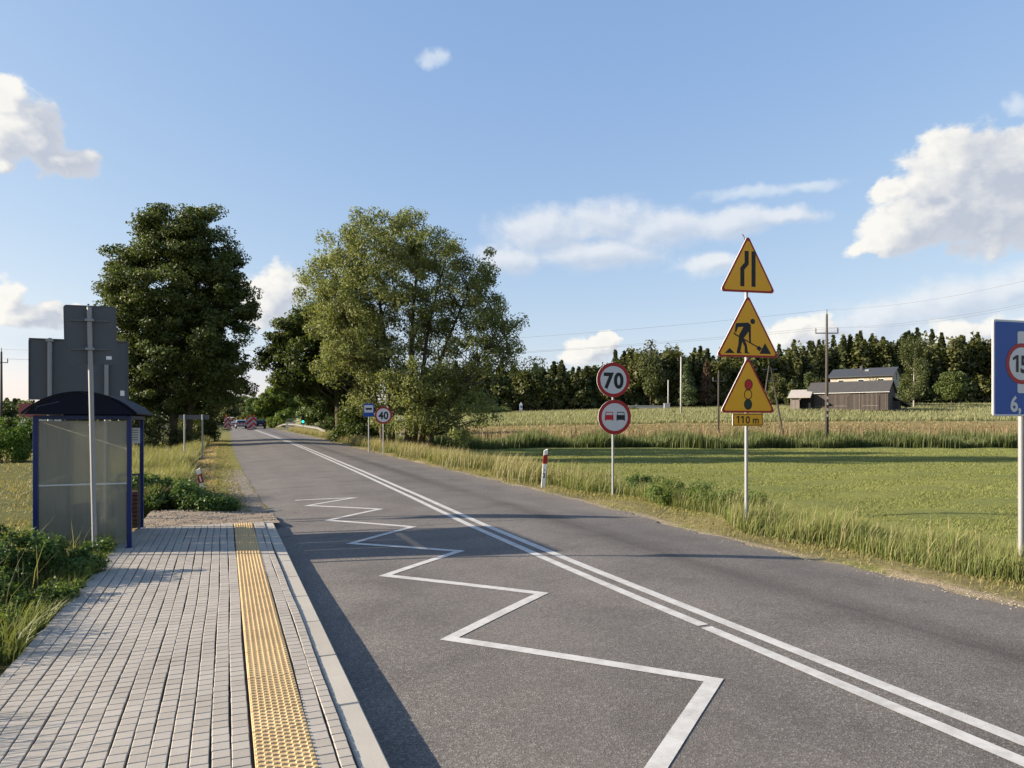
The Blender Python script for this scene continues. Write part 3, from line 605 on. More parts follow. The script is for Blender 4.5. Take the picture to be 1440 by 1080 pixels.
def crown_clusters(blobs,ncl,shell=.55):
    """cluster centres inside a union of ellipsoids (r,f,z,rr,rf,rz), pulled towards the outside of each"""
    vol=np.array([b[3]*b[4]*b[5]*(b[6] if len(b)>6 else 1) for b in blobs])**.8; cnt=np.maximum(3,(ncl*vol/vol.sum()).astype(int)); out=[];od=[]
    for b,c in zip(blobs,cnt):
        d=nrm(rng.normal(size=(c,3))); rad=(shell+(1-shell)*rng.random(c))*np.where(rng.random(c)<.22,rng.random(c),1)
        p=np.array(b[:3])+d*rad[:,None]*np.array(b[3:6]); out.append(p); od.append(d)
    return np.concatenate(out),np.concatenate(od)
def tree(name,label,x,y,blobs,ncl,nleaf,lsize,mat,trunks,bark='bark',group=None,csize=.9,flat=.6,nlimb=60,twigs=True,zoff=0,square=True,aspect=.55,cat='tree'):
    """blobs are given in metres: across, away, up from the foot"""
    t=thing(name,label,cat,(x,y,gz(x,y)-.05+zoff),0,group)
    cl,od=crown_clusters(blobs,ncl)
    k=nleaf//ncl; n=len(cl)*k; ci=np.repeat(np.arange(len(cl)),k)
    cs=csize*rng.uniform(.6,1.35,len(cl)); off=rng.normal(size=(n,3)); off=nrm(off)*(rng.random(n)**.45)[:,None]*cs[ci][:,None]*np.array((1,1,flat))
    P=cl[ci]+off; P[:,2]=np.maximum(P[:,2],.15)
    nor=rng.normal(size=(n,3))*.75+nrm(off)*.75+od[ci]*.25+np.array((0,0,.35))
    W_=np.stack([P[:,0]*RX+P[:,1]*FX,P[:,0]*RY+P[:,1]*FY,P[:,2]],-1); Nn=np.stack([nor[:,0]*RX+nor[:,1]*FX,nor[:,0]*RY+nor[:,1]*FY,nor[:,2]],-1)
    leaf_obj('crown',W_,Nn,lsize*rng.uniform(.6,1.35,n),LM[mat],t,aspect)
    mb=MB(); axis=[]
    loc=lambda p:(p[0]*RX+p[1]*FX,p[0]*RY+p[1]*FY,p[2])
    for (a,b_,h,r0,lx,lf) in trunks:
        pts=[];rs=[]
        for i in range(9):
            q=i/8; pts.append((a+lx*q**1.3+.1*math.sin(q*7+a),b_+lf*q**1.3+.1*math.cos(q*6),h*q)); rs.append(r0*(1.25 if i==0 else 1)*(1-.85*q))
        mb.tube([loc(p) for p in pts],rs,bark,9); axis.append((pts,rs))
    for c in cl[rng.permutation(len(cl))[:nlimb]]:
        best=None
        pts,rs=axis[min(range(len(axis)),key=lambda i:abs(axis[i][0][4][0]-c[0])+abs(axis[i][0][4][1]-c[1])+random.random()*1.5)]
        h=max(pts[1][2],min(c[2]-random.uniform(.25,.5)*(abs(c[0]-pts[0][0])+abs(c[1]-pts[0][1])+1),pts[-2][2])); f=h/pts[-1][2]*8; i=int(min(f,7)); q=f-i
        p0=[pts[i][j]*(1-q)+pts[i+1][j]*q for j in range(3)]; r=(rs[i]*(1-q)+rs[i+1]*q)*.55
        L=math.dist(p0,c); limb(mb,loc(p0),loc(c),min(r,.03+.018*L),.012,bark,5,.10)
    mb.build('trunk',t,smooth=True)
    return t
def px_r(px,fw): return (px-720)/998*fw
def fwpos(px,fw): r=px_r(px,fw); return RX*r+FX*fw, RY*r+FY*fw

# alder left of the road
x,y=fwpos(246,55)
tree('alder_tree','tall dark alder with two trunks standing on the left road verge',x,y,
 [(-1.0,0,17.0,2.4,2.4,2.0),(1.9,0,17.2,2.5,2.4,1.9),(.4,0,15.6,3.6,3.2,2.2),(-2.9,0,14.6,2.2,2.2,1.9),(3.4,0,14.5,2.3,2.2,2.0),(.3,-.4,12.4,5.0,4.2,2.6),(-4.1,0,12.7,1.9,1.9,1.3),(5.2,.3,13.0,1.7,1.8,1.3),(-4.4,0,10.6,1.9,2.0,1.5),(4.9,.2,10.6,1.8,2.0,1.5),(-2.2,-1,9.6,3.2,3.2,2.2),(2.8,-.5,9.2,3.2,3.2,2.4),(0,-1.2,7.2,4.6,3.8,2.2),(3.8,0,7.0,2.2,2.4,1.7),(-3.4,-.3,7.2,2.0,2.2,1.8),(-2.4,-.5,5.2,2.4,2.4,1.8),(2.6,.4,5.0,2.4,2.4,1.6),(-1.2,-.3,3.6,2.4,2.4,1.4)],
 620,165000,.22,'alder',[(-.15,0,17.5,.34,.3,0),(.75,.5,16,.28,.8,.4)],csize=.9,nlimb=90)
# second alder right behind
x,y=fwpos(282,64)
tree('alder_tree','smaller dark alder just behind and right of the two trunked alder',x,y,[(0,0,9,3.4,3,3.4),(1.6,0,6,2.8,2.8,2.6),(-1,0,5,2.6,2.6,2.5),(.5,0,12,2.4,2.2,2.2)],150,34000,.30,'alder',[(0,0,11,.24,.2,0)],csize=1.0,nlimb=40)
# the big willow
x,y=fwpos(570,46.5)
tree('willow_tree','big spreading silvery willow right of the road behind the 40 sign',x,y,
 [(-1.6,0,13.66,2.65,4.55,2.0,1.0),(0.9,0,13.37,2.65,4.55,2.2,1.0),(-3.9,0,12.41,2.24,4.2,2.0),(-5.2,0.3,10.5,1.94,3.85,2.0),(3.4,0,12.03,2.45,3.85,2.2,0.9),(5.0,0.3,10.5,1.53,2.8,2.2,0.9),(-2.4,-0.4,10.12,3.06,5.25,2.4),(1.0,0.5,10.31,2.86,4.55,2.4,0.75),(3.9,0,8.98,2.24,3.85,2.0,0.7),(1.8,0.6,8.0,2.45,4.2,2.0,0.7),(-3.3,-0.6,7.6,2.65,4.2,2.4,1.4),(-3.5,-0.6,5.6,2.3,2.2,2.0,1.5),(-1.5,-0.8,5.6,2.6,2.4,2.2,1.3),(5.9,0,8.2,1.94,3.5,1.5,0.75),(7.2,0,6.6,1.63,2.8,1.1,0.7),(4.6,-0.3,6.2,2.45,3.85,1.4,0.8),(1.4,-0.8,4.4,2.86,4.55,1.8,1.2),(0.8,-0.8,2.4,3.0,2.2,1.5,1.1),(3.2,-0.8,3.4,2.24,3.85,1.6,0.8),(3.0,-0.8,1.6,2.45,3.15,1.0,0.7),(-2.2,0.2,3.6,1.9,1.8,1.3,1.2),(4.9,-0.4,2.6,1.43,2.45,1.1,0.7),(-0.6,0,15.38,1.02,1.75,0.6),(7.9,0,5.6,0.92,1.75,0.6,0.5)],
 860,122000,.19,'willow',[(-.8,0,14,.22,-1.2,0),(.1,.2,14.5,.24,.9,.3),(.5,0,13.6,.18,2.3,.2),(.9,0,12,.20,3.8,.3),(1.3,-.2,8.6,.18,6.2,0),(-1.2,-.2,11,.2,-3.4,-.3)],csize=.72,flat=.8,nlimb=260,aspect=.42)
# trees right of the road behind the willow
x,y=fwpos(478,62)
tree('ash_tree','dark leafy tree with thick trunk between the willow and the green signal light',x,y,
 [(-2.2,0,10.2,2.6,3,2.0),(.6,0,10.5,2.8,3,2.4),(-4.6,.3,9.2,2.0,2.2,1.7),(-5.8,.5,7.4,1.5,1.8,1.4),(-2.4,-.5,7.2,3.0,3,2.2),(1.0,-.5,6.4,3.0,3,2.4),(-3.6,0,5.4,2.2,2.6,1.3),(1.6,-.6,3.4,2.0,2.2,1.6),(-.6,1.6,3.8,2.0,2.0,1.4)],
 280,60000,.28,'ash',[(0,0,11,.42,-.8,0)],csize=1.0,nlimb=60)
x,y=fwpos(474,103)
tree('ash_tree','bushy mid green tree behind the guard rail',x,y,[(0,0,7.5,3.4,3,3.0),(-2.6,0,5,2.6,2.6,2.4),(2.4,0,5,2.8,2.6,2.8),(0,-.5,2.6,3.4,2.6,2.0),(-4,0,2.6,1.8,2,1.6)],170,34000,.36,'ash',[(0,0,9,.28,0,0)],csize=1.2,nlimb=30)
x,y=fwpos(397,152)
tree('maple_tree','sunlit light green tree over the far end of the guard rail',x,y,[(0,0,7.0,3.0,3,2.8),(-2.6,0,5.2,2.4,2.6,2.2),(2.2,0,4.6,2.8,2.6,2.6),(-1,0,2.4,3.0,2.4,1.8),(-4.0,0,3.4,1.8,2,1.7)],150,28000,.42,'light',[(0,0,8,.24,0,0)],csize=1.2,nlimb=24)
for px,fw,h,wd,lb,mt in ((372,175,10.5,5.0,'round green tree standing over the black car','ash'),(352,205,10.5,5.0,'far roadside tree left of the black car above the road crest','decid'),(334,215,11.0,5.2,'far roadside tree above the striped barrier boards','decid'),(316,190,8.5,4.6,'far roadside tree above the white van','decid'),(282,150,8.5,4.2,'dark bushy tree at the left road edge before the van','alder')):
    x,y=fwpos(px,fw)
    tree('roadside_tree',lb,x,y,[(0,0,h*.68,wd*.7,wd*.7,h*.3),(-wd*.35,0,h*.45,wd*.6,wd*.6,h*.26),(wd*.35,0,h*.42,wd*.6,wd*.6,h*.26),(0,0,h*.22,wd*.75,wd*.6,h*.18)],90,12000,.42,mt,[(0,0,h*.75,.22,0,0)],csize=1.1,nlimb=14)
# undergrowth under the alder and the roadside trees
def bush(name,label,x,y,blobs,ncl,nleaf,ls,mat,group=None,cs=.35,zoff=0,cat='shrub'):
    t=thing(name,label,cat,(x,y,gz(x,y)+zoff),0,group)
    cl,od=crown_clusters(blobs,ncl,.5); k=nleaf//ncl; n=len(cl)*k; ci=np.repeat(np.arange(len(cl)),k)
    off=nrm(rng.normal(size=(n,3)))*(rng.random(n)**.5)[:,None]*cs*rng.uniform(.6,1.4,len(cl))[ci][:,None]; P=cl[ci]+off; P[:,2]=np.abs(P[:,2])
    nor=rng.normal(size=(n,3))*.7+nrm(off)*.6+od[ci]*.3+np.array((0,0,.5))
    W_=np.stack([P[:,0]*RX+P[:,1]*FX,P[:,0]*RY+P[:,1]*FY,P[:,2]],-1); Nn=np.stack([nor[:,0]*RX+nor[:,1]*FX,nor[:,0]*RY+nor[:,1]*FY,nor[:,2]],-1)
    leaf_obj('foliage',W_,Nn,ls*rng.uniform(.5,1.4,n),LM[mat],t,.6)
    mb=MB()
    for c in cl[rng.permutation(len(cl))[:max(8,ncl//4)]]:
        c=(c[0]*RX+c[1]*FX,c[0]*RY+c[1]*FY,c[2]); limb(mb,(c[0]*.25,c[1]*.25,-.05),c,.006+.006*c[2],.003+.001*c[2],'bark',4,.15,3)
    mb.build('stems',t); return t
x,y=fwpos(225,52); bush('undergrowth_shrub','dense dark shrub at the foot of the two trunked alder',x,y,[(-2.2,0,1.6,1.8,1.6,1.6),(-.5,0,1.3,1.6,1.4,1.3),(-3.6,.4,2.4,1.6,1.5,2.2),(1.6,.6,1.0,1.2,1.2,1.0)],90,16000,.17,'alder',cs=.6)
x,y=fwpos(284,62); bush('undergrowth_shrub','dark shrub right of the place name sign at the road edge',x,y,[(0,0,1.6,1.4,1.6,1.6),(-1.4,.5,2.2,1.5,1.6,2.0),(.5,1,.9,.5,1,.9)],70,11000,.18,'alder',cs=.6)
x,y=fwpos(492,60); bush('undergrowth_shrub','dark shrub under the willow beside the bus stop sign',x,y,[(.6,0,1.0,1.4,1.4,1.1),(-.8,.4,.7,1.0,1.2,.8),(2.0,-.3,1.3,1.4,1.2,1.3)],70,9000,.2,'ash',cs=.6)
x,y=fwpos(462,90); bush('undergrowth_shrub','low green shrub just behind the near end of the guard rail',x,y,[(0,0,1.0,1.8,1.4,1.2),(2,0,.9,1.6,1.2,1.0)],50,6000,.24,'ash',cs=.6)
x,y=fwpos(402,132); bush('undergrowth_shrub','bright yellow green shrub behind the bridge railing',x,y,[(0,0,1.6,1.6,1.4,2.0),(-2.4,2,1.4,1.6,1.4,1.6)],50,6000,.32,'light',cs=.7)
x,y=fwpos(14,40); bush('hedge_shrub','green bush at the left edge of the photo beyond the dry lawn',x,y,[(0,0,1.1,1.2,1.2,1.2),(-1.4,0,1.4,1.3,1.3,1.3),(.8,0,.7,.7,.8,.7)],70,12000,.12,'light',cs=.45)
x,y=fwpos(27,62); bush('hedge_shrub','low dark bush right of the left utility pole',x,y,[(0,0,1.3,2.2,1.6,1.4),(2.4,0,1.2,1.6,1.5,1.3)],60,9000,.2,'ash',cs=.6)
# shrubs by the platform
bush('bramble_shrub','leafy dark green bramble clump in front of the bus shelter',-2.15,9.4,[(.05,.1,.33,.42,.5,.32),(-.75,.2,.42,.55,.6,.42),(.5,.4,.22,.34,.45,.24),(-.4,-.7,.26,.45,.5,.28),(-1.4,0,.36,.6,.6,.38),(.1,-.5,.14,.35,.4,.18)],210,26000,.044,'shrub',cs=.12,zoff=.02)
bush('weed_clump','bright green leafy weeds beside the platform at the left edge of the photo',-2.5,6.4,[(0,0,.16,.5,.8,.20),(-.6,.6,.22,.6,.8,.26),(.2,-.9,.12,.36,.6,.16),(.35,.8,.11,.3,.5,.14),(-.5,-1.0,.2,.5,.6,.24),(-1.2,.2,.3,.6,.8,.34)],240,28000,.036,'weed',cs=.11,zoff=.02)
bush('weed_clump','bright weeds between the bramble clump and the left edge of the photo',-3.15,8.0,[(0,0,.26,.7,.8,.28),(-.9,.3,.34,.7,.8,.36),(.5,-.6,.18,.5,.6,.22),(-.3,-1.0,.24,.6,.6,.28)],200,22000,.038,'weed',cs=.12,zoff=.02)
bush('weed_clump','low leafy weeds at the platform edge right of the bare soil patch',-1.8,7.7,[(0,0,.08,.22,.5,.11),(-.35,.2,.14,.35,.5,.18),(.0,.7,.09,.22,.4,.12)],80,8000,.034,'weed',cs=.09,zoff=.02)
bush('nettle_clump','dark green nettle clump past the platform end by the tilted marker post',-.9,16.7,[(0,0,.30,.7,.6,.30),(-.9,.1,.36,.7,.7,.36),(.6,.05,.22,.5,.6,.25),(1.0,.0,.13,.35,.4,.15),(-.5,.6,.36,.7,.6,.36)],230,30000,.065,'shrub',cs=.16)
bush('weed_clump','leafy weeds on the right verge between the 70 sign and the yellow signs',9.9,13.1,[(0,0,.30,.6,.9,.35),(-.7,.8,.28,.6,.8,.32),(.9,-.2,.2,.6,.7,.25)],90,9000,.05,'weed',cs=.15)
bush('weed_clump','small dark weed tuft behind the foot of the 70 sign post',10.2,16.4,[(0,0,.22,.5,.6,.3),(.6,.2,.2,.5,.5,.25)],50,5000,.05,'shrub',cs=.14)

# ---- forest: one far wood that reads as a mass
def conifer_pts(H,w,n,tip=.08):
    u=rng.random(n)**.8; z=H*(.12+.88*u); rr=w*(1-u**1.6)**.8*(.6+.4*np.sin(u*26+rng.uniform(0,6))*.5+.15)*np.sqrt(rng.random(n))**.7+tip
    a=rng.uniform(0,2*np.pi,n); return np.stack([rr*np.cos(a),rr*np.sin(a),z-rr*.18],-1)
def broad_pts(H,w,n):
    k=12; c=nrm(rng.normal(size=(k,3)))*np.array((w*.62,w*.62,H*.27))*rng.uniform(.5,1,(k,1))+np.array((0,0,H*.60)); i=rng.integers(0,k,n)
    return c[i]+nrm(rng.normal(size=(n,3)))*(rng.random((n,1))**.4)*np.array((w*.42,w*.42,H*.16))
def wood(name,label,trees,mats):
    Ps=[];Ns=[];Ss=[];mi=[]
    TV=MB()
    for (px,fw,ztop,w,kind,n,ls) in trees:
        x,y=fwpos(px,fw); z=gz(x,y); H=max(ztop-z,3)
        p=conifer_pts(H,w,n) if kind==0 else broad_pts(H,w,n)
        Ps.append(p+np.array((x,y,z))); Ns.append(rng.normal(size=(n,3))*.7+nrm(p-np.array((0,0,H*.5)))*.8+np.array((0,0,.3))); Ss.append(ls*rng.uniform(.6,1.4,n)); mi.append(np.full(n,kind if kind<2 else 1))
        TV.tube([(x,y,z-.3),(x+.1,y,z+H*.85)],[.17,.05],'bark',5)
    P=np.concatenate(Ps); n=len(P); V=leaf_quads(P,np.concatenate(Ns),np.concatenate(Ss),.7)
    tv=np.array([tuple(v) for v in TV.v]); q=np.concatenate([np.arange(4*n)]+[np.array(f)+4*n for f in TV.f]); cnt=np.concatenate([np.full(n,4),np.array([len(f) for f in TV.f])])
    o=np_mesh(name,np.concatenate([V,tv]),cnt,q,[LM[mats[0]],LM[mats[1]],'bark'],matidx=np.concatenate(mi+[np.full(len(TV.f),2)]))
    return tag(o,label,'forest',kind='stuff')
TOP=[(560,535),(640,524),(700,519),(780,518),(830,517),(870,506),(895,491),(950,488),(990,497),(1040,500),(1075,499),(1120,487),(1160,484),(1200,476),(1250,478),(1300,471),(1340,480),(1390,475),(1450,470),(1560,470),(1800,480)]
tr=[]
for row in range(6):
    px=560+random.uniform(0,8)
    while px<1760:
        base=201 if px<1060 else 205
        fw=base+row*6+random.uniform(-2.5,2.5)
        ty=np.interp(px,[a for a,b in TOP],[b for a,b in TOP])+random.uniform(-12,17)+5*math.sin(px*.045+row)
        zt=1.92+(594-ty)/998*fw
        kind=1 if (880<px<965 or random.random()<.62) else 0
        tr.append((px,fw,zt,random.uniform(2.6,3.6) if kind==0 else random.uniform(3.0,4.4),kind,(900 if row<2 else 620),1.0))
        px+=random.uniform(8,13)
for i in range(300):                                   # lower edge trees and brush that close the foot of the wood
    px=556+i*4.1+random.uniform(-3,3); fw=200+random.uniform(-2,3); x,y=fwpos(px,fw); tr.append((px,fw,gz(x,y)+random.uniform(3.5,10),random.uniform(2.2,3.2),random.choice([0,1,1]),240,1.0))
wood('far_wood','long dark mixed forest closing the fields on the right',tr,('pine','decid'))
tr=[]
for row in range(4):
    px=-420
    while px<330:
        fw=230+row*9+random.uniform(-4,4); ty=572+random.uniform(-7,6)-(6 if px<60 else 0); tr.append((px,fw,1.92+(594-ty)/998*fw,random.uniform(3,4.4),random.choice([1,1,0]),260,.95)); px+=random.uniform(11,18)
wood('far_wood','low far woodland on the horizon at the left',tr,('pine','decid'))
# single trees that stand out before the forest
def far_tree(name,label,px,fw,ytop,w,kind,mat,n,ls,bark='bark'):
    x,y=fwpos(px,fw); z=gz(x,y); H=1.92+(594-ytop)/998*fw-z
    t=thing(name,label,'tree' if H>5 else 'shrub',(x,y,z-.1))
    p=conifer_pts(H,w,n) if kind==0 else broad_pts(H,w,n)
    if kind==2:
        k=26; hz=rng.uniform(.18,.97,k); c=np.stack([rng.normal(0,1,k)*w*.42*np.sqrt(1.05-hz),rng.normal(0,1,k)*w*.42*np.sqrt(1.05-hz),hz*H*.95],-1); i=rng.integers(0,k,n); p=c[i]+nrm(rng.normal(size=(n,3)))*(rng.random((n,1))**.4)*np.array((w*.36,w*.36,H*.10))
    if kind==3:
        k=14; c=np.stack([rng.uniform(-w,w,k)*.7,rng.uniform(-w,w,k)*.4,rng.uniform(.25,.7,k)*H],-1); i=rng.integers(0,k,n); p=c[i]+nrm(rng.normal(size=(n,3)))*(rng.random((n,1))**.4)*np.array((w*.42,w*.42,H*.30)); p[:,2]=np.abs(p[:,2])
    leaf_obj('crown' if kind!=3 else 'foliage',p,rng.normal(size=(n,3))*.7+nrm(p-np.array((0,0,H*.45)))*.8+np.array((0,0,.3)),ls*rng.uniform(.6,1.4,n),LM[mat],t,.7)
    mb=MB(); mb.tube([(0,0,-.2),(.1,0,H*.5),(0,.1,H*.9)],[.05+.008*H,.03+.005*H,.03],bark,6)
    for i in range(10):
        q=p[int(rng.integers(0,n))]; limb(mb,(0,0,max(.3,q[2]*.8-.5)),q,.06,.02,bark,4,.08,3)
    mb.build('trunk' if kind!=3 else 'stems',t); return t
far_tree('birch_tree','tall pale birch right of the barn before the dark forest',1285,163,469,4.6,2,'birch',9000,.34,'barkpale')
far_tree('oak_tree','low round dark tree right of the tall pale birch',1338,172,517,4.8,1,'alder',6000,.40)
far_tree('young_tree','small light green tree at the forest edge left of the house',1139,174,521,2.4,2,'birch',3600,.34)
far_tree('young_tree','tiny light green tree left of the small light tree near the shed',1113,174,533,1.6,2,'birch',2000,.34)
far_tree('spruce_tree','dark green spruce behind the tall concrete pole near the forest',967,192,503,3.0,0,'pine',4500,.42)
far_tree('dead_spruce','reddish brown dry spruce at the forest edge left of the yellow signs',994,196,505,2.6,0,'red',2600,.42)
far_tree('broadleaf_tree','tall lighter green tree at the left end of the high forest behind the 70 sign',915,197,489,5.6,1,'birch',9000,.5)
far_tree('broadleaf_tree','light green tree at the forest edge between the yellow signs and the barn',1093,186,524,3.6,2,'decid',4200,.42)
far_tree('field_bush','wide light green bush at the forest foot left of the small roadside shrine',690,191,567,6.2,3,'decid',7000,.36)
far_tree('field_bush','low dark bush at the forest foot between the 70 sign and the pole',893,193,570,4.5,3,'alder',3000,.36)
far_tree('field_bush','green bushy tree between the barn and the house gable',1232,176,527,2.4,3,'light',2400,.34)
far_tree('field_bush','rounded dark bush at the foot of the tall pale birch',1262,168,556,3.0,3,'decid',2600,.34)

# ------------------------------------------------------------------ signs
def poly_round(pts,rad,n=6):
    out=[]; P=[Vector(p) for p in pts]; m=len(P)
    for i in range(m):
        p=P[i]; a=(P[i-1]-p).normalized(); b=(P[(i+1)%m]-p).normalized(); half=a.angle(b)/2; d=rad/math.tan(half); c=p+(a+b).normalized()*(rad/math.sin(half))
        s=p+a*d-c; e=p+b*d-c; a0=math.atan2(s.y,s.x); a1=math.atan2(e.y,e.x); da=(a1-a0+math.pi)%(2*math.pi)-math.pi
        for k in range(n+1): t=a0+da*k/n; out.append((c.x+rad*math.cos(t),c.y+rad*math.sin(t)))
    return out
def circ(cx,cz,r,n=48,rz=None): return [(cx+r*math.cos(2*math.pi*k/n),cz+(rz or r)*math.sin(2*math.pi*k/n)) for k in range(n)]
def rect(x0,z0,x1,z1): return [(x0,z0),(x1,z0),(x1,z1),(x0,z1)]
def tri(side,cz,rad):     # triangle with its base at height cz, real corners rounded
    h=side*.866; e=rad*1.0
    return poly_round([(-side/2,cz),(side/2,cz),(0,cz+h)],rad)
def inset_tri(side,cz,d,rad):
    h=side*.866; s=side-2*d*1.732; return poly_round([(-s/2,cz+d),(s/2,cz+d),(0,cz+d+s*.866)],rad)
def text_mesh(s,h,bold,mat,parent,x,y,z,name='lettering',squeeze=1.0,space=1.0):
    cu=bpy.data.curves.new(name,'FONT'); cu.body=s; cu.size=h/.729; cu.align_x='CENTER'; cu.offset=bold; cu.space_character=space; cu.resolution_u=6
    o=bpy.data.objects.new(name,cu); C.objects.link(o); dg=bpy.context.evaluated_depsgraph_get(); dg.update()
    me=bpy.data.meshes.new_from_object(o.evaluated_get(dg)); bpy.data.objects.remove(o)
    xs_=[v.co.x for v in me.vertices]; cx=(min(xs_)+max(xs_))/2
    for v in me.vertices: a,b=v.co.x-cx,v.co.y; v.co=(a*squeeze,0,b)
    me.materials.clear(); me.materials.append(M[mat]); me.name=name
    t=bpy.data.objects.new(name,me); C.objects.link(t); t.parent=parent; t.location=(x,y,z); return t
def one(mat,parent,x,y,z,h,w):
    mb=MB(); mb.face([(w*.1,0),(w*1.1,0),(w*1.1,h),(w*.25,h),(-w*1.2,h*.84),(-w*1.2,h*.68),(w*.1,h*.80)],0,mat); return mb.build('lettering',parent,loc=(x,y,z))
def pole(t,h,r,x=0,y=0,name='pole',z0=-.35,cap=True):
    mb=MB(); mb.tube([(x,y,z0),(x,y,h)],r,'galv',14)
    if cap: mb.tube([(x,y,h),(x,y,h+.012)],[r*1.06,r*.8],'greypaint',14)
    return mb.build(name,t,smooth=False)
def plate(outline,mat,layers,t,name,dy=-.055,thick=.022):
    """sign plate facing -Y: folded backing with bright edge, then the coloured films"""
    mb=MB(); mb.prism(outline,dy,dy+thick,'signback',None,'edge')
    for k,(p,m) in enumerate(layers): mb.face(p,dy-.0015*(k+1),m)
    return mb.build(name,t)
def clamp(t,z,dy=.0,w=.10,r=.035):
    mb=MB(); mb.box((0,-.015,z),(w,.075,.035),'galv'); mb.box((w/2+.008,-.01,z),(.016,.05,.02),'galv'); return mb.build('clamp',t)
# yellow warning sign post
bx,by=8.82,10.47; RZ=R(-9)
W3=thing('warning_sign_post','galvanised post with three yellow warning triangles and a 110 m plate','road sign',(bx,by,gz(bx,by)),RZ)
zb=gz(bx,by); pole(W3,5.26-zb,.032)
mb=MB(); mb.tube([(-.03,0,5.22-zb),(-.05,0,5.30-zb),(-.09,-.02,5.33-zb)],.008,'greypaint',6); mb.build('hook',W3)
def stretch(o,z,k):
    for v in o.data.vertices: v.co.z=z+(v.co.z-z)*k
def warn(side,z,name='warning_plate',rd=.045):
    z-=zb; return plate(tri(side,z,rd),'signback',[(tri(side-.004,z+.001,rd),'red'),(inset_tri(side,z,.034,rd*.75),'yellow')],W3,name),z
p1,z1=warn(1.116,4.275)
Y1_=-.055-.0045
mb=MB(); s=1.06; b=z1
mb.face([(s*-.147,b+.09*s),(s*-.070,b+.09*s),(s*-.070,b+.355*s),(s*.012,b+.44*s),(s*.012,b+.655*s),(s*-.066,b+.655*s),(s*-.066,b+.47*s),(s*-.147,b+.385*s)],Y1_,'black'); mb.face(rect(.065*s,b+.09*s,.142*s,b+.655*s),Y1_,'black'); y1=mb.build('narrowing_symbol',p1); [stretch(o,z1,1.075) for o in (p1,y1)]
S2=1.27; p2,z2=warn(S2,3.10)
mb=MB(); q=S2*.98
def fz(P,k=0): mb.face([(x*q,z2+z*q) for x,z in P],Y1_-.0006*k,'black')
fz(circ(.075,.505,.038,24))
fz([(-.20,.455),(-.185,.475),(.0,.487),(.045,.455),(.045,.28),(.047,.20),(.020,.20),(.012,.29),(.010,.37),(-.06,.315),(-.055,.29),(-.105,.255),(-.135,.32),(-.085,.42),(-.175,.418),(-.19,.37),(-.215,.355),(-.22,.345)][:6]+[(.047,.20),(.020,.20),(.012,.29),(.008,.36),(-.085,.245),(-.15,.26),(-.145,.31),(-.075,.425),(-.16,.42),(-.19,.345),(-.215,.352)],0)
fz([(-.150,.262),(-.085,.247),(-.105,.17),(-.125,.075),(-.095,.052),(-.185,.052),(-.18,.09),(-.155,.18)],1)
fz([(-.115,.27),(-.065,.262),(-.02,.17),(-.005,.075),(.03,.052),(-.055,.052),(-.055,.15),(-.10,.225)],2)
fz([(-.235,.330),(-.205,.305),(.150,.140),(.160,.152),(-.190,.318),(-.222,.345)],3)
fz([(.135,.125),(.175,.165),(.225,.125),(.185,.085)],4)
fz([(-.375,.052),(-.215,.052),(-.295,.125)],0); fz([(.185,.052),(.375,.052),(.275,.205)],1)
y1=mb.build('workman_symbol',p2); [stretch(o,z2,1.033) for o in (p2,y1)]
p3,z3=warn(1.11,2.095)
mb=MB(); s=1.05; mb.face(circ(.01*s,z3+.455*s,.078*s,32,.088*s),Y1_,'black'); mb.face(circ(.01*s,z3+.455*s,.066*s,32,.076*s),Y1_-.0015,'lred')
def ring(cx,cz,r0,r1,y,m,n=40,e=1.12):
    A_=circ(cx,cz,r0,n,r0*e); B_=circ(cx,cz,r1,n,r1*e); mb.add([(x,y,z) for x,z in A_+B_],[(i,(i+1)%n,n+(i+1)%n,n+i) for i in range(n)],m)
ring(0,z3+.295*s,.062*s,.077*s,Y1_,'black'); mb.face(circ(0,z3+.135*s,.078*s,32,.086*s),Y1_,'black'); mb.face(circ(0,z3+.135*s,.066*s,32,.074*s),Y1_-.0015,'dgreen'); y1=mb.build('traffic_light_symbol',p3); [stretch(o,z3,1.066) for o in (p3,y1)]
zz=1.855-zb; p4=plate(poly_round(rect(-.305,zz,.305,zz+.23),.025),'signback',[(poly_round(rect(-.303,zz+.002,.303,zz+.228),.025),'yellow')],W3,'distance_plate')
mb=MB(); A_=poly_round(rect(-.292,zz+.013,.292,zz+.217),.02); B_=poly_round(rect(-.282,zz+.023,.282,zz+.207),.015); nn=len(A_); mb.add([(x,Y1_,z) for x,z in A_+B_],[(i,(i+1)%nn,nn+(i+1)%nn,nn+i) for i in range(nn)],'black'); mb.build('plate_border',p4)
one('black',p4,-.205,Y1_-.001,zz+.048,.135,.024); one('black',p4,-.115,Y1_-.001,zz+.048,.135,.024); text_mesh('0 m',.135,.003,'black',p4,.085,Y1_-.001,zz+.048,'lettering',.95)
for z in (4.45,3.3,2.3,1.93): clamp(W3,z-zb)
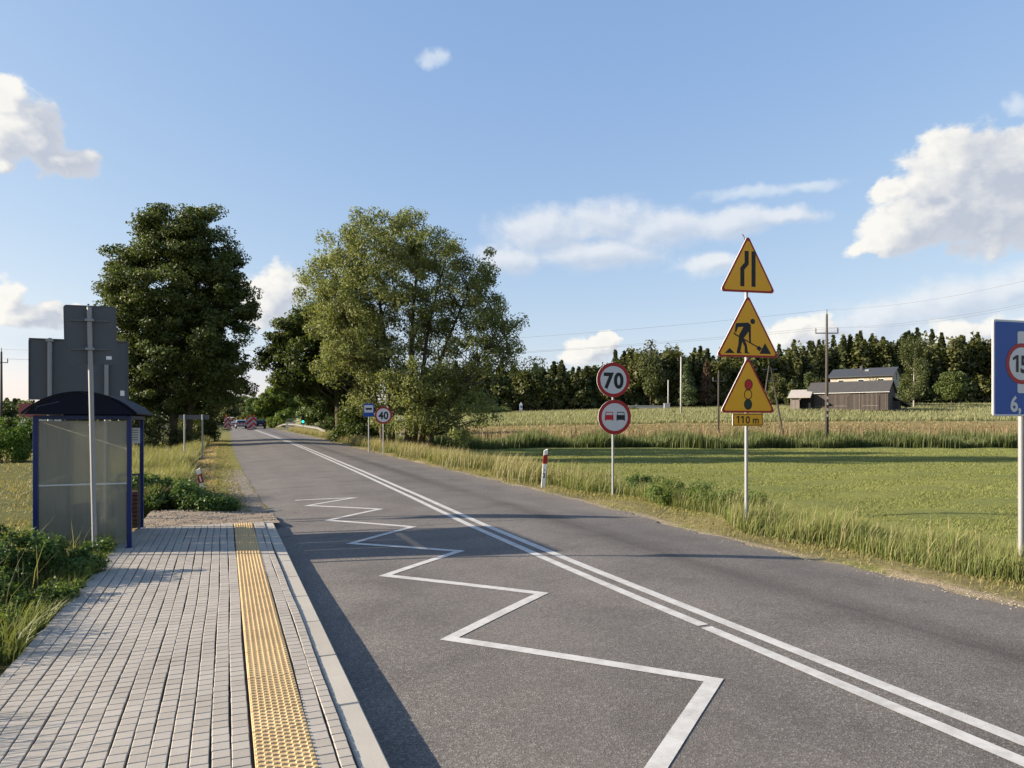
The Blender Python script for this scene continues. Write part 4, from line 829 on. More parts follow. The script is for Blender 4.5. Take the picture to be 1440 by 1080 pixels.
# 70 and no overtaking
bx,by=9.46,16.36; zb=gz(bx,by)
S7=thing('speed_sign_post','galvanised post carrying a round 70 sign above a round no overtaking sign','road sign',(bx,by,zb),R(-9))
pole(S7,3.5-zb,.032)
def disc(t,r,x,z,name):
    return plate(circ(x,z,r,56),'signback',[(circ(x,z,r-.002,56),'red'),(circ(x,z,r*.795,56),'white')],t,name)
d1=disc(S7,.455,-.005,3.03-zb,'speed_limit_plate'); text_mesh('70',.40,.022,'black',d1,0,-.061,3.03-zb-.205,'lettering',.94,1.12)
d2=disc(S7,.455,.03,2.06-zb,'no_overtaking_plate')
mb=MB(); b=2.06-zb
for cx,m in ((-.125,'lred'),(.195,'black')):
    def g(P): mb.face([(cx+x,b+z) for x,z in P],Y1_,m)
    s=.118
    g([(-s,-.095),(-s*.72,-.095),(-s*.72,-.075),(s*.72,-.075),(s*.72,-.095),(s,-.095),(s,.035),(s*.93,.055),(-s*.93,.055),(-s,.035)])
    n0=len(mb.v); o1=[(-s*.93,.055),(-s*.80,.135),(s*.80,.135),(s*.93,.055)]; i1=[(-s*.78,.062),(-s*.68,.113),(s*.68,.113),(s*.78,.062)]
    for k in range(3): g([o1[k],i1[k],i1[k+1],o1[k+1]])
mb.build('car_symbols',d2)
for z in (3.2,2.9,2.2,1.9): clamp(S7,z-zb)
# weight limit sign at the right edge
bx,by=9.69,6.22; zb=gz(bx,by)
B6=thing('weight_limit_sign','tall blue sign with a round 15 limit on a grey post at the right edge','road sign',(bx,by,zb),R(-6))
pole(B6,3.2-zb,.034)
o_=poly_round(rect(-.54,2.0-zb,.40,3.24-zb),.035)
p=plate(o_,'signback',[(poly_round(rect(-.538,2.002-zb,.398,3.238-zb),.035),'white'),(poly_round(rect(-.515,2.025-zb,.375,3.215-zb),.025),'blue'),(poly_round(rect(-.14,2.30-zb,.0,3.10-zb),.03),'white'),(circ(-.07,2.68-zb,.265,56),'red'),(circ(-.07,2.68-zb,.212,56),'white')],B6,'direction_plate',-.06)
one('black',p,-.175,-.071,2.68-zb-.11,.22,.042); text_mesh('5',.22,.010,'black',p,-.035,-.071,2.68-zb-.11,'lettering',.85); text_mesh('6,',.20,.008,'white',p,-.17,-.066,2.065-zb,'lettering',.95)
for z in (3.0,2.2): clamp(B6,z-zb)
# 40 sign and bus stop sign
def small_pole(t,h): return pole(t,h,.03)
x,y=fwpos(540,40.5); zb=gz(x,y)
S4=thing('speed_sign_post','slim grey post with a round 40 speed limit sign beside the road','road sign',(x,y,zb),R(-10)); hz_=1.92+(594-584)/998*40.5-zb
pole(S4,hz_+.4,.032); d=disc(S4,.485,0,hz_,'speed_limit_plate'); text_mesh('40',.42,.02,'black',d,0,-.061,hz_-.21,'lettering',.92,1.05)
x,y=fwpos(519.5,41.5); zb=gz(x,y); k=41.5/998
SB=thing('bus_stop_sign','blue bus stop sign on a grey post left of the 40 sign','road sign',(x,y,zb),R(-10)); z0=1.92+(594-586)*k-zb; z1=1.92+(594-567.5)*k-zb; hw=7.4*k
pole(SB,z1+.02,.035); p=plate(poly_round(rect(-hw,z0,hw,z1),.05),'signback',[(poly_round(rect(-hw+.01,z0+.01,hw-.01,z1-.01),.045),'blue'),(rect(-hw*.82,z0+.42*(z1-z0)-.08,hw*.82,z1-.10),'white')],SB,'sign_plate')
mb=MB(); zc_=z0+.60*(z1-z0); w=hw*.62
mb.face([(-w,zc_-.035),(-w*.86,zc_+.055),(w*.9,zc_+.055),(w,zc_-.035),(w*.7,zc_-.06),(w*.55,zc_-.10),(w*.35,zc_-.06),(-w*.35,zc_-.06),(-w*.55,zc_-.10),(-w*.7,zc_-.06)],-.0595-.0015,'black'); mb.build('bus_symbol',p)
# backs of signs on the left
bx,by=-1.56,10.9; zb=gz(bx,by)
DB=thing('bus_stop_post','grey metal post with the back of a small square sign before the shelter','road sign',(bx,by,zb),R(2))
DB.rotation_euler=(0,R(-1.1),R(2)); pole(DB,3.44-zb,.030)
mb=MB(); mb.prism(poly_round(rect(-.30,2.69-zb,.305,3.47-zb),.04),.045,.06,'signback',None,'signback')
A_=poly_round(rect(-.30,2.69-zb,.305,3.47-zb),.04); B_=poly_round(rect(-.285,2.705-zb,.29,3.455-zb),.03); n_=len(A_)
mb.add([(x,.040,z) for x,z in A_+B_],[(i,(i+1)%n_,n_+(i+1)%n_,n_+i) for i in range(n_)],'signback'); mb.add([(x,.040,z) for x,z in A_]+[(x,.05,z) for x,z in A_],[(i,i+n_,(i+1)%n_+n_,(i+1)%n_) for i in range(n_)],'signback')
pl=mb.build('sign_plate',DB)
mb=MB()
for z in (3.27,2.89): mb=MB(); mb.box((.0,.036,z-zb),(.45,.012,.022),'greypaint'); mb.box((0,-.005,z-zb),(.10,.085,.03),'galv'); mb.build('bracket',DB)
mb=MB(); mb.box((.21,.0435,2.78-zb),(.065,.002,.045),'paper'); mb.build('sticker',pl)
bx,by=-2.51,15.5; zb=gz(bx,by)
BG=thing('large_road_sign','back of a large grey road sign on two posts behind the bus shelter','road sign',(bx,by,zb),R(0))
pole(BG,3.47-zb,.038,-.46,0,'post'); pole(BG,3.47-zb,.038,.46,0,'post')
mb=MB(); mb.prism(poly_round(rect(-.80,2.34-zb,.82,3.475-zb),.03),.055,.075,'signback',None,'signback')
for xx in (-.795,.815): mb.box((xx,.045,2.9-zb),(.014,.03,1.08),'signback')
for z in (2.346,3.468): mb.box((0.01,.045,z-zb),(1.62,.03,.014),'signback')
pl=mb.build('sign_plate',BG); mb=MB(); mb.box((.72,.053,2.48-zb),(.07,.002,.10),'paper'); mb.build('sticker',pl)
mb=MB()
for xx in (-.46,.46): mb=MB(); mb.box((xx,.0,3.44-zb),(.12,.10,.05),'galv'); mb.build('clamp',BG)
# place name sign back
xa,ya=fwpos(274,36); zb=gz(xa,ya)
PN=thing('place_name_sign','narrow grey sign back on two posts in the grass left of the road','road sign',(xa,ya,zb),-YAW+R(4)); k=36/998.
zt=1.92+(594-583)*k-zb
for xx,dz in ((-.44,0),(.44,0)): pole(PN,zt+.0,.038,xx,0,'post',-.8)
mb=MB(); mb.prism(poly_round(rect(-.74,zt-.24,.74,zt-.02),.05),.05,.075,'signback',None,'edge'); mb.build('sign_plate',PN)
# marker posts
def marker(x,y,rx,ry,label,two):
    t=thing('marker_post',label,'marker post',(x,y,gz(x,y)),R(-8)); t.rotation_euler=(rx,ry,R(-8))
    mb=MB(); prof=[(-.06,-.02),(.06,-.02),(.045,.05),(-.045,.05)]
    h=1.1; vs=[(a,b,-.25) for a,b in prof]+[(a,b,h-.02+(.05 if a>0 else 0)) for a,b in prof]
    mb.add(vs,[(3,2,1,0),(4,5,6,7)]+[(i,(i+1)%4,4+(i+1)%4,4+i) for i in range(4)],'plastic'); b=mb.build('body',t,bevel=.004)
    mb=MB(); e=.004; pr=[(a*1.06,b_*1.0+(-e if b_<0 else e)) for a,b_ in prof]; z0,z1=h-.40,h-.16
    mb.add([(a,b_,z0) for a,b_ in pr]+[(a,b_,z1+(.04 if a>0 else 0)) for a,b_ in pr],[(3,2,1,0),(4,5,6,7)]+[(i,(i+1)%4,4+(i+1)%4,4+i) for i in range(4)],'red'); mb.build('red_band',t)
    if two: text_mesh('2',.13,.006,'black',t,0,-.0215,.30,'lettering'); mb=MB(); mb.face(rect(-.022,.50,.022,.53),-.0215,'greypaint'); mb.build('reflector',t)
    else: mb=MB(); mb.face(rect(-.018,.74,.018,.90),-.0262,'plastic'); mb.build('reflector',t)
    return t
marker(8.63,18.95,R(2),R(4),'white marker post with red band and number 2 on the right verge',True)
marker(-.42,22.4,R(6),R(-13),'tilted white and red marker post sunk in the left verge grass',False).location.z-=.52

# ------------------------------------------------------------------ bus shelter
SH=thing('bus_shelter','small bus shelter with blue posts, dark arched roof and clouded ribbed panels','bus shelter',(-1.83,12.45,PZ-.01))
z_e=1.86      # eaves above platform
for xx,yy in ((.62,-1.05),(-.50,-1.05),(.57,1.05),(-.50,1.05)):
    mb=MB(); mb.box((xx,yy,z_e/2),(.06,.06,z_e),'bluepost'); mb.box((xx,yy,.006),(.12,.12,.012),'bluepost'); mb.build('post',SH,bevel=.006)
def arcp(x0,x1,z0,z1,n=18):
    w=(x1-x0)/2; h=z1-z0; Rr=(w*w+h*h)/(2*h); cx=(x0+x1)/2; cz=z1-Rr; a=math.asin(w/Rr)
    return [(cx+Rr*math.sin(-a+2*a*i/n),cz+Rr*math.cos(-a+2*a*i/n)) for i in range(n+1)]
mb=MB(); up=arcp(-.64,.74,z_e+.035,z_e+.335); lo=arcp(-.62,.72,z_e+.02,z_e+.315)
mb.prism(up+lo[::-1],-1.22,1.22,'roofdark'); roof=mb.build('roof',SH)
for yy in (-1.19,1.19):
    mb=MB(); g=arcp(-.60,.70,z_e+.02,z_e+.31); mb.prism(g,yy-.012,yy+.012,'roofdark'); gp=mb.build('gable_panel',roof)
    if yy<0:
        mb=MB(); mb.tube([(-.47,yy-.0125,z_e+.07),(-.46,yy-.0125,z_e+.12),(-.20,yy-.0125,z_e+.19)],.004,'greypaint',5); mb.build('scratch',gp)
mb=MB()
for yy in (-1.05,1.05): mb.box((.06,yy,z_e-.02),(1.06,.05,.05),'bluepost')
for xx in (-.50,.60): mb.box((xx,0,z_e-.02),(.05,2.04,.05),'bluepost')
mb.build('top_frame',SH)
def panel(x0,x1,y,name):
    mb=MB(); mb.box(((x0+x1)/2,y,.48),(x1-x0,.012,.84),'poly'); mb.box(((x0+x1)/2,y,1.36),(x1-x0,.012,.86),'poly'); p=mb.build(name,SH)
    mb=MB(); mb.box(((x0+x1)/2,y,.915),(x1-x0,.03,.022),'alu'); mb.build('rail',p)
panel(-.465,.585,-1.05,'side_panel'); 
mb=MB()
for y0,y1 in ((-1.01,-.35),(-.33,.33),(.35,1.01)): mb.box((-.50,(y0+y1)/2,1.36),(.012,y1-y0,.86),'sheet'); mb.box((-.50,(y0+y1)/2,.48),(.012,y1-y0,.84),'sheet')
bp=mb.build('back_panel',SH); mb=MB(); mb.box((-.50,0,.915),(.03,2.02,.022),'alu'); mb.build('rail',bp)
mb=MB(); mb.box((.10,1.05,.915),(.025,.03,.05),'alu'); mb.box((-.22,1.05,1.36),(.48,.012,.86),'poly'); mb.box((-.22,1.05,.48),(.48,.012,.84),'poly'); mb.build('side_panel',SH)
mb=MB()
for i in range(4): mb.box((-.30+.09*i,.1,.46),(.08,1.5,.03),'brownwood')
bs=mb.build('bench_seat',SH); mb=MB()
for yy in (-.5,.7): mb=MB(); mb.box((-.16,yy,.22),(.30,.05,.44),'greypaint'); mb.build('bench_leg',bs)
NB=thing('notice_board','white paper timetable fixed inside the bus shelter by its far post','notice',(-1.36,13.42,1.55+.15)); mb=MB(); mb.box((0,0,0),(.16,.014,.26),'paper'); mb.build('sheet',NB); mb=MB()
for i in range(5): mb.box((0,-.0085,.09-.04*i),(.11,.002,.010),'greypaint')
mb.build('print_lines',NB)
LB=thing('litter_bin','brown slatted litter bin with a dark hoop standing inside the shelter','bin',(-1.42,13.28,PZ))
mb=MB()
for i in range(9): mb.box((0,0,.06+.067*i),(.26,.22,.052),'brownwood')
mb.build('body',LB); mb=MB()
for xx in (-.145,.145): mb.box((xx,0,.45),(.025,.03,.90),'greypaint')
mb.box((0,0,.90),(.315,.03,.03),'greypaint'); mb.build('hoop',LB)

# ------------------------------------------------------------------ power line
def utility_pole(label,x,y,h,r0,r1,arm,mat='polewood',lean=(0,0),pins=True,group=None,rz=0,steps=False):
    t=thing('utility_pole',label,'pole',(x,y,gz(x,y)),rz,group); mb=MB(); mb.tube([(0,0,-.5),(lean[0]*.5,lean[1]*.5,h*.5),(lean[0],lean[1],h)],[r0,(r0+r1)/2,r1],mat,10); mb.build('shaft',t,smooth=True)
    if arm:
        za,wd=arm; mb=MB(); mb.box((lean[0],lean[1],za),(wd,.09,.10),'greypaint')
        mb.build('crossarm',t); 
        for xx in (-wd/2+.04,wd/2-.04):
            mb=MB(); mb.tube([(lean[0]+xx,lean[1],za+.04),(lean[0]+xx,lean[1],za+.30),(lean[0]+xx,lean[1],za+.55)],[.05,.07,.04],'greypaint',8); mb.build('insulator',t)
        if pins: mb=MB(); mb.tube([(lean[0],lean[1],h),(lean[0],lean[1],h+.5)],[.05,.04],'greypaint',8); mb.build('insulator',t)
    return t
mx,my=fwpos(1162.5,73); P0=utility_pole('tall dark pole with a crossarm standing at the reed edge before the barn',mx,my,13.6,.21,.10,(11.65,2.35),rz=-YAW)
mb=MB()
for i in range(4): mb=MB(); mb.box((0,-.235,3.2+.6*i),(.16,.05,.26),'concrete'); mb.build('marking_plate',P0)
lx,ly=fwpos(3.5,92); utility_pole('dark wooden pole beyond the bushes at the left edge of the photo',lx,ly,11.3,.2,.11,(9.9,1.4),rz=-YAW+R(30))
x,y=fwpos(958,150); utility_pole('pale concrete pole in the crop field left of the dead spruce',x,y,12.3,.22,.15,(11.6,1.5),'concrete',rz=-YAW)
x,y=fwpos(940,188); utility_pole('slim grey pole by the low wall at the forest edge',x,y,8.0,.2,.16,None,'concrete')
x,y=fwpos(1010.5,100); utility_pole('thin dark pole partly hidden behind the yellow signs',x,y,8.2,.14,.1,(7.2,1.6),rz=-YAW)
x,y=fwpos(1102,95); T2=thing('braced_pole','leaning dark pole with a slanted brace behind the lowest yellow triangle','pole',(x,y,gz(x,y)),-YAW)
mb=MB(); mb.tube([(0,0,-.5),(-1.75,0,9.0)],[.16,.10],'polewood',8); mb.build('shaft',T2); mb=MB(); mb.tube([(-3.1,0,1.0),(-1.95,0,9.2)],[.13,.09],'polewood',8); mb.build('brace',T2); 
for xx,zz,ww in ((-1.8,8.7,1.9),(-1.6,7.2,1.6)): mb=MB(); mb.box((xx,0,zz),(ww,.09,.1),'greypaint'); mb.build('crossarm',T2)
def wire(a,b,sag,label,r=.022,grp='overhead power wires'):
    pts=[]; 
    for i in range(33):
        q=i/32; pts.append((a[0]+(b[0]-a[0])*q,a[1]+(b[1]-a[1])*q,a[2]+(b[2]-a[2])*q-4*sag*q*(1-q)))
    mb=MB(); mb.tube(pts,r,'wire',5); return tag(mb.build('overhead_wire'),label,'wire',grp)
zp=gz(mx,my); zl=gz(lx,ly)
nx_,ny_=mx+(mx-lx)*1.0,my+(my-ly)*1.0; nx_,ny_=fwpos(1640,46)
for i,(o,za) in enumerate(((0,14.05),(-1.1,12.2),(1.1,12.2))):
    a=(lx+RX*o*.6,ly+RY*o*.6,zl+(11.6 if o==0 else 10.4)); b=(mx+RX*o,my+RY*o,zp+za)
    nm=('topmost','lower left','lower right')[i]
    wire(a,b,1.7,f'{nm} thin wire crossing the sky left of the crossarm pole',.009)
    wire(b,(nx_+FX*o,ny_+FY*o,zp+za+.2),1.0,f'{nm} thin wire running right from the crossarm pole',.008)

# ------------------------------------------------------------------ buildings
bx,by=fwpos(1137,158); zb=gz(bx,by)
BR=thing('wooden_barn','long dark wooden barn with a felt roof at the top of the crop field','barn',(bx,by,zb-.1),-YAW+R(-40)); L_=16.0; Dp=6.6; He=4.1; Hr=6.3
mb=MB(); mb.box((L_/2,.06,He/2),(L_,.12,He),'barnwood'); mb.box((L_/2,Dp-.06,He/2),(L_,.12,He),'barnwood')
for xx in (.06,L_-.06): mb.prism([(0.13,0),(Dp-.13,0),(Dp-.13,He),(Dp/2,Hr-.12),(.13,He)],xx-.06,xx+.06,'barnwood',Matrix(((0,1,0),(1,0,0),(0,0,1))))
mb.build('wall',BR)
def gable_roof(parent,x0,x1,d,he,hr,ov,th,mat,name='roof'):
    mb=MB(); sl=(hr-he)/(d/2); 
    prof=[(-ov,he-ov*sl),(d/2,hr),(d+ov,he-ov*sl),(d+ov,he-ov*sl+th),(d/2,hr+th*1.1),(-ov,he-ov*sl+th)]
    mb.prism(prof,x0,x1,mat,Matrix(((0,1,0),(1,0,0),(0,0,1)))); return mb.build(name,parent)
rf=gable_roof(BR,-.5,L_+.35,Dp,He,Hr,.45,.12,'barnroof')
mb=MB(); mb.box((L_/2,-.47,He-.28),(L_+.8,.05,.12),'alu'); mb.build('eave_board',rf)
for x0,w in ((1.2,2.6),(5.4,2.8),(11.0,3.4)):
    mb=MB(); mb.box((x0+w/2,-.045,1.6),(w,.08,3.2),'barnwood'); mb.box((x0+w/2,-.10,1.0),(w*.9,.03,.10),'shedwall'); mb.build('door',BR)
mb=MB(); mb.box((6.3,-.03,3.62),(5.2,.05,.22),'shedwall'); mb.box((13,-.03,3.6),(2.6,.05,.20),'shedwall'); mb.box((10.5,-.05,1.9),(.14,.10,3.8),'shedwall'); mb.build('lintel_board',BR)
bx,by=fwpos(1111.5,157); zb=gz(bx,by)
SD=thing('open_shed','low shed with a pale sheet roof and painted-in bay shade against the barn left end','shed',(bx,by,zb-.1),-YAW+R(-30))
mb=MB(); mb.box((.95,.06,1.6),(1.9,.12,3.2),'shedwall'); mb.box((.06,2.2,1.6),(.12,4.1,3.2),'shedwall'); mb.box((2.1,4.3,1.6),(4.2,.12,3.2),'shedwall'); mb.build('wall',SD); mb=MB(); mb.box((3.0,2.6,1.5),(2.1,3.0,2.9),'dark'); mb.build('bay_shade_box',SD)  # solid near-black box paints the shade inside the bay
mb=MB(); T_=Matrix(((0,1,0),(1,0,0),(0,0,1))); mb.prism([(-.6,2.95),(4.6,4.8),(4.6,4.95),(-.6,3.10)],-.5,4.2,'shedroof',T_); mb.build('roof',SD)
bx,by=fwpos(1254,152); zb=gz(bx,by)
CS=thing('lean_to_shed','collapsing dark plank shelter leaning against the barn right end','shed',(bx,by,zb-.1),-YAW+R(-14))
mb=MB(); mb.prism([(-.2,3.3),(3.6,1.1),(3.6,1.25),(-.2,3.45)],-1.2,3.4,'barnroof'); mb.build('roof',CS); mb=MB(); mb.box((.6,-1,1.2),(1.6,.1,2.4),'barnwood'); mb.box((2.5,-.9,.6),(2.2,.1,.18),'shedwall'); mb.tube([(1.4,-.8,0),(1.6,-.8,1.9)],.09,'polewood',6); mb.tube([(-.2,-1.1,.35),(2.6,-1.0,.95)],.07,'shedwall',6); mb.build('plank_wall',CS)
bx,by=fwpos(1168,186); zb=gz(bx,by)
HS=thing('farm_house','beige two storey house with a dark roof behind the wooden barn','house',(bx,by,zb-.2),-YAW+R(-40)); k=186/998.; L_=14.6; Dp=9.0; He=1.92+(594-530)*k-zb+.2; Hr=1.92+(594-519.5)*k-zb+.2
mb=MB(); mb.box((L_/2,.12,He/2),(L_,.24,He),'housewall'); mb.box((L_/2,Dp-.12,He/2),(L_,.24,He),'housewall')
for xx in (.12,L_-.12): mb.prism([(.25,0),(Dp-.25,0),(Dp-.25,He),(Dp/2,Hr-.15),(.25,He)],xx-.12,xx+.12,'housewall',T_)
mb.build('wall',HS); rf=gable_roof(HS,-.6,L_+.5,Dp,He,Hr,.8,.2,'houseroof'); mb=MB(); mb.box((6.6,Dp*.40,Hr+.2),(.6,.6,1.2),'barnroof'); mb.build('chimney',rf); mb=MB(); mb.box((8.2,Dp*.30,Hr-.55),(.9,.5,.5),'alu',0,R(20)); mb.build('roof_window',rf)
for xx,z in ((2.6,He-1.5),(7.4,He-1.5),(2.6,1.6),(7.4,1.6),(11.5,1.6),(12.0,He-1.5)):
    mb=MB(); mb.box((xx,-.01,z),(1.5,.06,1.2),'plastic'); w=mb.build('window',HS); mb=MB(); mb.box((xx,-.045,z),(1.3,.03,1.0),'glass'); mb.build('pane',w)
mb=MB(); mb.box((L_+.01,Dp/2,He-.2),(.06,.9,2.2),'plastic'); w=mb.build('window',HS); mb=MB(); mb.box((L_+.05,Dp/2,He-.2),(.03,.75,2.0),'glass'); mb.build('pane',w)
bx,by=fwpos(31,148); zb=gz(bx,by)
RH=thing('red_roof_house','small white house with a red gabled roof far left beyond the bushes','house',(bx,by,zb),-YAW+R(35)); mb=MB(); mb.box((3.5,.1,1.4),(7,.2,2.8),'carwhite'); mb.box((3.5,5.4,1.4),(7,.2,2.8),'carwhite')
for xx in (.1,6.9): mb.prism([(.2,0),(5.3,0),(5.3,2.8),(2.75,5.0),(.2,2.8)],xx-.1,xx+.1,'carwhite',T_)
mb.build('wall',RH); gable_roof(RH,-.4,7.4,5.5,2.8,5.2,.5,.15,'redroof'); 
for xx in (1.8,5.0): mb=MB(); mb.box((xx,-.01,1.5),(1.0,.05,1.1),'glass'); mb.build('window',RH)
bx,by=fwpos(733,190); zb=gz(bx,by)
SR=thing('roadside_shrine','tiny pale shrine with a pointed roof at the forest foot left of the 70 sign','shrine',(bx,by,zb),-YAW); mb=MB(); mb.box((0,0,.6),(.9,.9,1.2),'concrete'); mb.box((0,0,1.75),(.7,.7,1.1),'plastic'); mb.build('pillar',SR); mb=MB(); mb.add([(-.5,-.5,2.3),(.5,-.5,2.3),(.5,.5,2.3),(-.5,.5,2.3),(0,0,3.1)],[(3,2,1,0),(0,1,4),(1,2,4),(2,3,4),(3,0,4)],'alu'); mb.build('roof',SR); mb=MB(); mb.box((0,-.36,1.75),(.4,.04,.7),'blue'); mb.build('niche',SR)
bx,by=fwpos(884,191); zb=gz(bx,by)
LW=thing('garden_wall','low pale wall at the forest foot right of the 70 sign','wall',(bx,by,zb),-YAW); mb=MB(); mb.box((5.2,0,.6),(10.4,.2,1.5),'concrete'); mb.build('wall_face',LW); mb=MB(); mb.box((5.2,0,1.39),(10.5,.3,.08),'alu'); mb.build('coping',LW)
bx,by=fwpos(938,187); zb=gz(bx,by)
UB=thing('utility_cabinet','pale box shaped cabinet at the foot of the slim grey pole','cabinet',(bx,by,zb),-YAW); mb=MB(); mb.box((0,0,.9),(1.5,.8,1.8),'alu'); mb.build('body',UB,bevel=.03); mb=MB(); mb.box((-.35,-.42,.9),(.65,.03,1.5),'concrete'); mb.box((.35,-.42,.9),(.65,.03,1.5),'concrete'); mb.build('door',UB); mb=MB(); mb.box((0,0,1.85),(1.65,.95,.1),'alu'); mb.build('roof',UB)

# ------------------------------------------------------------------ road works far down the road
def car(label,x,y,rz,paint,h=1.46,l=4.3,w=1.78,van=False):
    t=thing('van' if van else 'parked_car',label,'van' if van else 'car',(x,y,float(zroad(x,y))+.005),rz)
    # side profile y (length) / z, lofted with tumblehome; rear at -y
    prof=[(-l/2,.35),(-l/2+.02,.62),(-l/2+.10,.92),(-l/2+.45,h*.93),(-l/2+.95,h),(.25,h*.985),(.95,.98),(l/2-.35,.82),(l/2-.02,.62),(l/2,.35)]
    if van: prof=[(-l/2,.4),(-l/2,1.2),(-l/2+.1,h*.97),(-l/2+.4,h),(l*.18,h*.98),(l*.33,1.25),(l/2-.1,1.0),(l/2,.7),(l/2,.4)]
    mb=MB(); n=len(prof); vs=[]; 
    for sx in (-1,1):
        for (yy,z) in prof: q=w/2*(1-.16*max(0,(z-.85)/(h-.85))); vs.append((sx*(q-.05),yy,z))
    mid=[]
    for sx in (-1,1):
        for (yy,z) in prof: q=w/2*(1-.16*max(0,(z-.85)/(h-.85))); vs.append((sx*q,yy*.985,z*.99 if z>.5 else z))
    a0,a1,b0,b1=0,n,2*n,3*n; fs=[]
    for i in range(n-1): fs+= [(a0+i,a1+i,a1+i+1,a0+i+1),(a0+i,a0+i+1,b0+i+1,b0+i),(a1+i,b1+i,b1+i+1,a1+i+1)]
    fs+= [tuple(b0+i for i in range(n)),tuple(b1+i for i in range(n-1,-1,-1)),(a0,b0,b1,a1),(a0,a1,a1+n-1,a0+n-1),(a0+n-1,a1+n-1,b1+n-1,b0+n-1)]
    mb.add(vs,fs,paint); body=mb.build('body',t)
    mb=MB(); ww=w*.36
    if van: mb.add([(-ww,-l/2-.012,1.25),(ww,-l/2-.012,1.25),(ww*.94,-l/2+.07,h*.92),(-ww*.94,-l/2+.07,h*.92)],[(0,1,2,3)],'glass')
    else: mb.add([(-ww,-l/2+.13,.96),(ww,-l/2+.13,.96),(ww*.88,-l/2+.42,h*.92),(-ww*.88,-l/2+.42,h*.92)],[(0,1,2,3)],'glass')
    mb.build('rear_window',t)
    for sx in (-1,1):
        mb=MB(); mb.box((sx*(w/2-.16),-l/2+.03,.80),(.24,.10,.17),'lamp_red'); mb.build('tail_light',t)
        mb=MB(); q=w/2*.93; mb.add([(sx*(q+.03),-.9,.98),(sx*(q+.03),.75,.98),(sx*(q-.06),.25,h*.9),(sx*(q-.06),-.8,h*.92)],[(0,1,2,3)],'glass'); mb.build('side_window',t)
        mb=MB(); mb.box((sx*(w/2+.09),.72,1.0),(.18,.12,.13),paint); mb.build('mirror',t)
        for yy in (-l*.31,l*.31):
            mb=MB(); mb.tube([(sx*(w/2-.19),yy,.31),(sx*(w/2+.005),yy,.31)],.31,'tyre',18); wl=mb.build('wheel',t); mb=MB(); mb.tube([(sx*(w/2+.0),yy,.31),(sx*(w/2+.012),yy,.31)],.19,'rim',14); mb.build('rim',wl)
    mb=MB(); mb.box((0,-l/2-.012,.60),(.52,.02,.12),'white'); mb.build('number_plate',t)
    mb=MB(); mb.box((0,-l/2-.01,.42),(w*.92,.12,.18),'black'); mb.build('bumper',t)
    return t
car('black hatchback driving away on the right lane beside the barriers',5.45,127,R(1),'carblack')
car('white van facing away beyond the barriers in the closed left lane',.9,158,R(1),'carwhite',2.1,5.0,1.95,True)
car('small silver car behind the striped barrier board in the closed left lane',2.5,128,R(2),'carsilver')
def stripes(mb,x0,x1,z0,z1,y,n,diag,ma='red',mb2='dullwhite'):
    """sheared stripes clipped to the board"""
    w=(x1-x0); h=z1-z0
    mb.box(((x0+x1)/2,y+.02,(z0+z1)/2),(w,.03,h),mb2)
    s=h*diag; step=(w+abs(s))/n
    def clip(P,xa,left):
        out=[]
        for i in range(len(P)):
            a,b=P[i-1],P[i]; ia=a[0]>=xa if left else a[0]<=xa; ib=b[0]>=xa if left else b[0]<=xa
            if ia!=ib: t=(xa-a[0])/(b[0]-a[0]); out.append((xa,a[1]+t*(b[1]-a[1])))
            if ib: out.append(b)
        return out
    st=x0-max(s,0)
    for i in range(0,n,2):
        P=[(st+i*step,z0),(st+(i+1)*step,z0),(st+(i+1)*step+s,z1),(st+i*step+s,z1)]; P=clip(P,x0,True)
        if len(P)>2: P=clip(P,x1,False)
        if len(P)>2: mb.face(P,y,ma)
def chevron_board(label,x,y,rz,w=.5,h=1.5,diag=1,lamp=True):
    z=float(zroad(x,y)); t=thing('beacon_board',label,'traffic barrier',(x,y,z),rz,'striped beacon boards at the road works')
    mb=MB(); mb.box((0,0,.06),(.8,.4,.12),'black'); mb.build('foot',t)
    mb=MB(); stripes(mb,-w/2,w/2,.25,.25+h,-.02,6,diag); mb.tube([(0,.03,.1),(0,.03,.3)],.03,'greypaint',6); mb.build('board',t)
    if lamp: mb=MB(); mb.box((0,0,.25+h+.08),(.14,.10,.14),'orange'); mb.tube([(0,-.05,.25+h+.24),(0,.05,.25+h+.24)],.11,'orange',14); mb.build('warning_lamp',t)
    return t
Xb=lambda px,fw:fwpos(px,fw)
for px,fw,w,h,dg,lb in ((318.5,112,.5,1.75,1,'red and white beacon board at the left road edge nearest the grass'),(323.5,108,.5,1.5,-1,'striped beacon board second from the left road edge'),(352.5,108,.85,1.75,1.1,'wide striped chevron board left one of the pair by the centre line'),(358.5,110,.65,1.7,-1.1,'wide striped chevron board right one of the pair beside the black car')):
    x,y=Xb(px,fw); chevron_board(lb,x,y,R(-3),w,h,dg)
x,y=Xb(336,116); zz=float(zroad(x,y))
BA=thing('barrier_fence','red and white striped barrier with high and low boards across the closed left lane','traffic barrier',(x,y,zz),R(-3)); mb=MB(); stripes(mb,-1.35,1.35,.72,1.00,-.02,11,.0); mb.build('board',BA); mb=MB(); stripes(mb,-1.6,1.6,1.55,1.82,-.02,9,.0,'black','yellow'); mb.build('board',BA)
for xx in (-1.2,1.2): mb=MB(); mb.box((xx,.06,.9),(.06,.06,1.8),'greypaint'); mb.box((xx,.06,.05),(.4,.7,.1),'black'); mb.build('leg',BA)
x,y=fwpos(427,95); zb=gz(x,y)
TL=thing('portable_traffic_light','portable traffic light showing green on an orange base right of the road','traffic light',(x,y,zb-.02),R(-12)); z0=1.92+(594-592.8)*95/998-zb
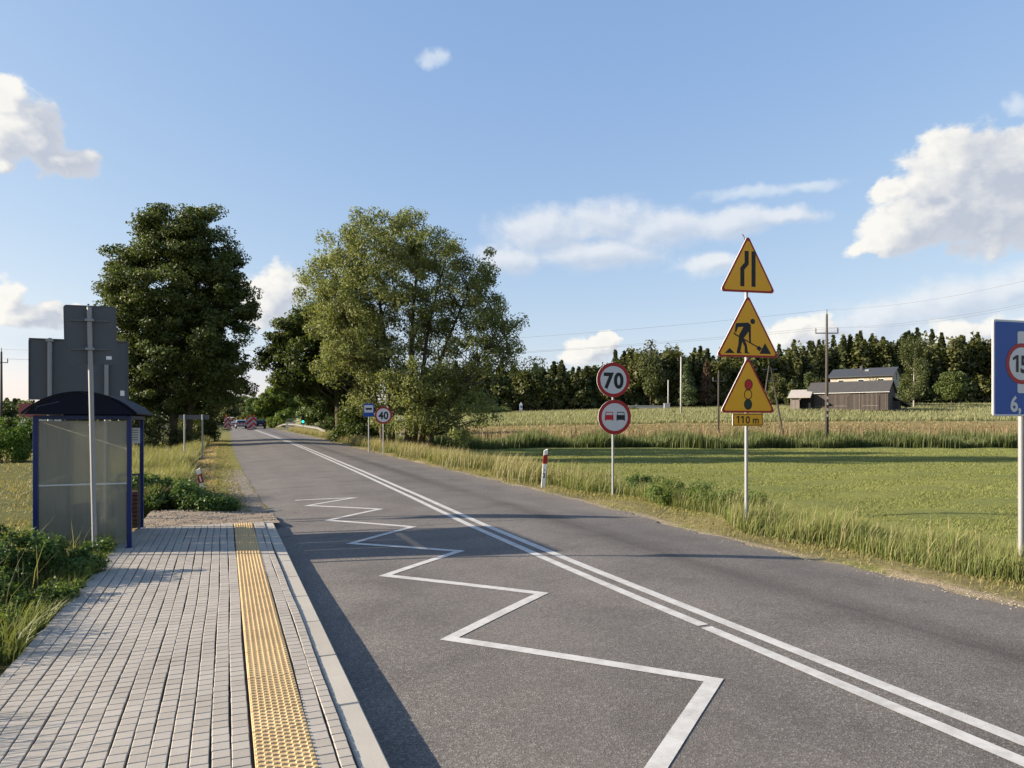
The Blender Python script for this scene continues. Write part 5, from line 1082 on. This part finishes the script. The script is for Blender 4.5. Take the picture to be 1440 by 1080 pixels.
mb=MB(); mb.box((0,0,.20),(.75,.55,.40),'orange'); mb.build('base',TL,bevel=.03); mb=MB(); mb.tube([(0,0,.4),(0,0,z0-.2)],.04,'greypaint',10); mb.build('pole',TL); mb=MB(); mb.box((0,0,z0+.33),(.36,.22,1.12),'black'); hd=mb.build('head',TL,bevel=.02)
for i,m in enumerate(('greenlamp','black','tyre')):
    mb=MB(); zz=z0+.34*i; mb.tube([(0,-.112,zz),(0,-.135,zz)],[.15,.15],m,24); l=mb.build('lamp',hd)
    mb=MB(); P=[(.165*math.cos(a),.165*math.sin(a)) for a in np.linspace(R(-10),R(190),12)]; mb.add([(a,-.11,zz+b) for a,b in P]+[(a,-.27,zz+b) for a,b in P],[(i_,i_+1,12+i_+1,12+i_) for i_ in range(11)],'black'); mb.build('hood',hd)
# guard rail
path=[(10.1,79),(9.9,84),(9.75,92),(9.8,100),(9.9,110),(9.3,118),(8.95,124),(8.6,134)]
hs=[.55,.85,.90,.9,.95,.9,.8,.2]
GR=thing('guard_rail','galvanised steel guard rail curving along the right road edge to the bridge','guard rail',(0,0,0))
mb=MB()
pp=[]
for i in range(len(path)-1):
    for j in range(6): t=j/6; x=path[i][0]*(1-t)+path[i+1][0]*t; y=path[i][1]*(1-t)+path[i+1][1]*t; pp.append((x,y,gz(x,y)+(hs[i]*(1-t)+hs[i+1]*t)))
prof=[(0,-.13),(.05,-.09),(.0,-.03),(.0,.03),(.05,.09),(0,.13)]
vs=[(x-dx,y,z+dz) for x,y,z in pp for dx,dz in prof]+[(x-dx+.035,y,z+dz) for x,y,z in pp for dx,dz in prof]; m6=len(prof); off=len(pp)*m6; fs=[]
for i in range(len(pp)-1):
    for k in range(m6-1): a=i*m6+k; fs+= [(a,a+1,a+m6+1,a+m6),(off+a,off+a+m6,off+a+m6+1,off+a+1)]
mb.add(vs,fs,'railsteel'); mb.build('beam',GR)
for i in range(2,len(pp),3): mb=MB(); x,y,z=pp[i]; mb.box((x+.09,y,(z+gz(x,y)-.3)/2+.05),(.06,.1,z-gz(x,y)+.3),'galv'); mb.build('post',GR)
x,y=fwpos(409,113); zb=gz(x,y)
BP=thing('bridge_parapet','short pale concrete bridge parapet with a metal railing above the guard rail','parapet',(x,y,zb),-YAW); z0=1.92+(594-599.5)*113/998-zb; mb=MB(); mb.box((0,0,z0/2+.2),(1.25,.35,z0+.8),'concrete'); mb.build('block',BP,bevel=.02)
mb=MB()
for i in range(8): mb.box((-.56+.16*i,0,z0+.85),(.035,.035,.55),'galv')
mb.box((0,0,z0+1.14),(1.25,.06,.05),'galv'); mb.build('railing',BP)
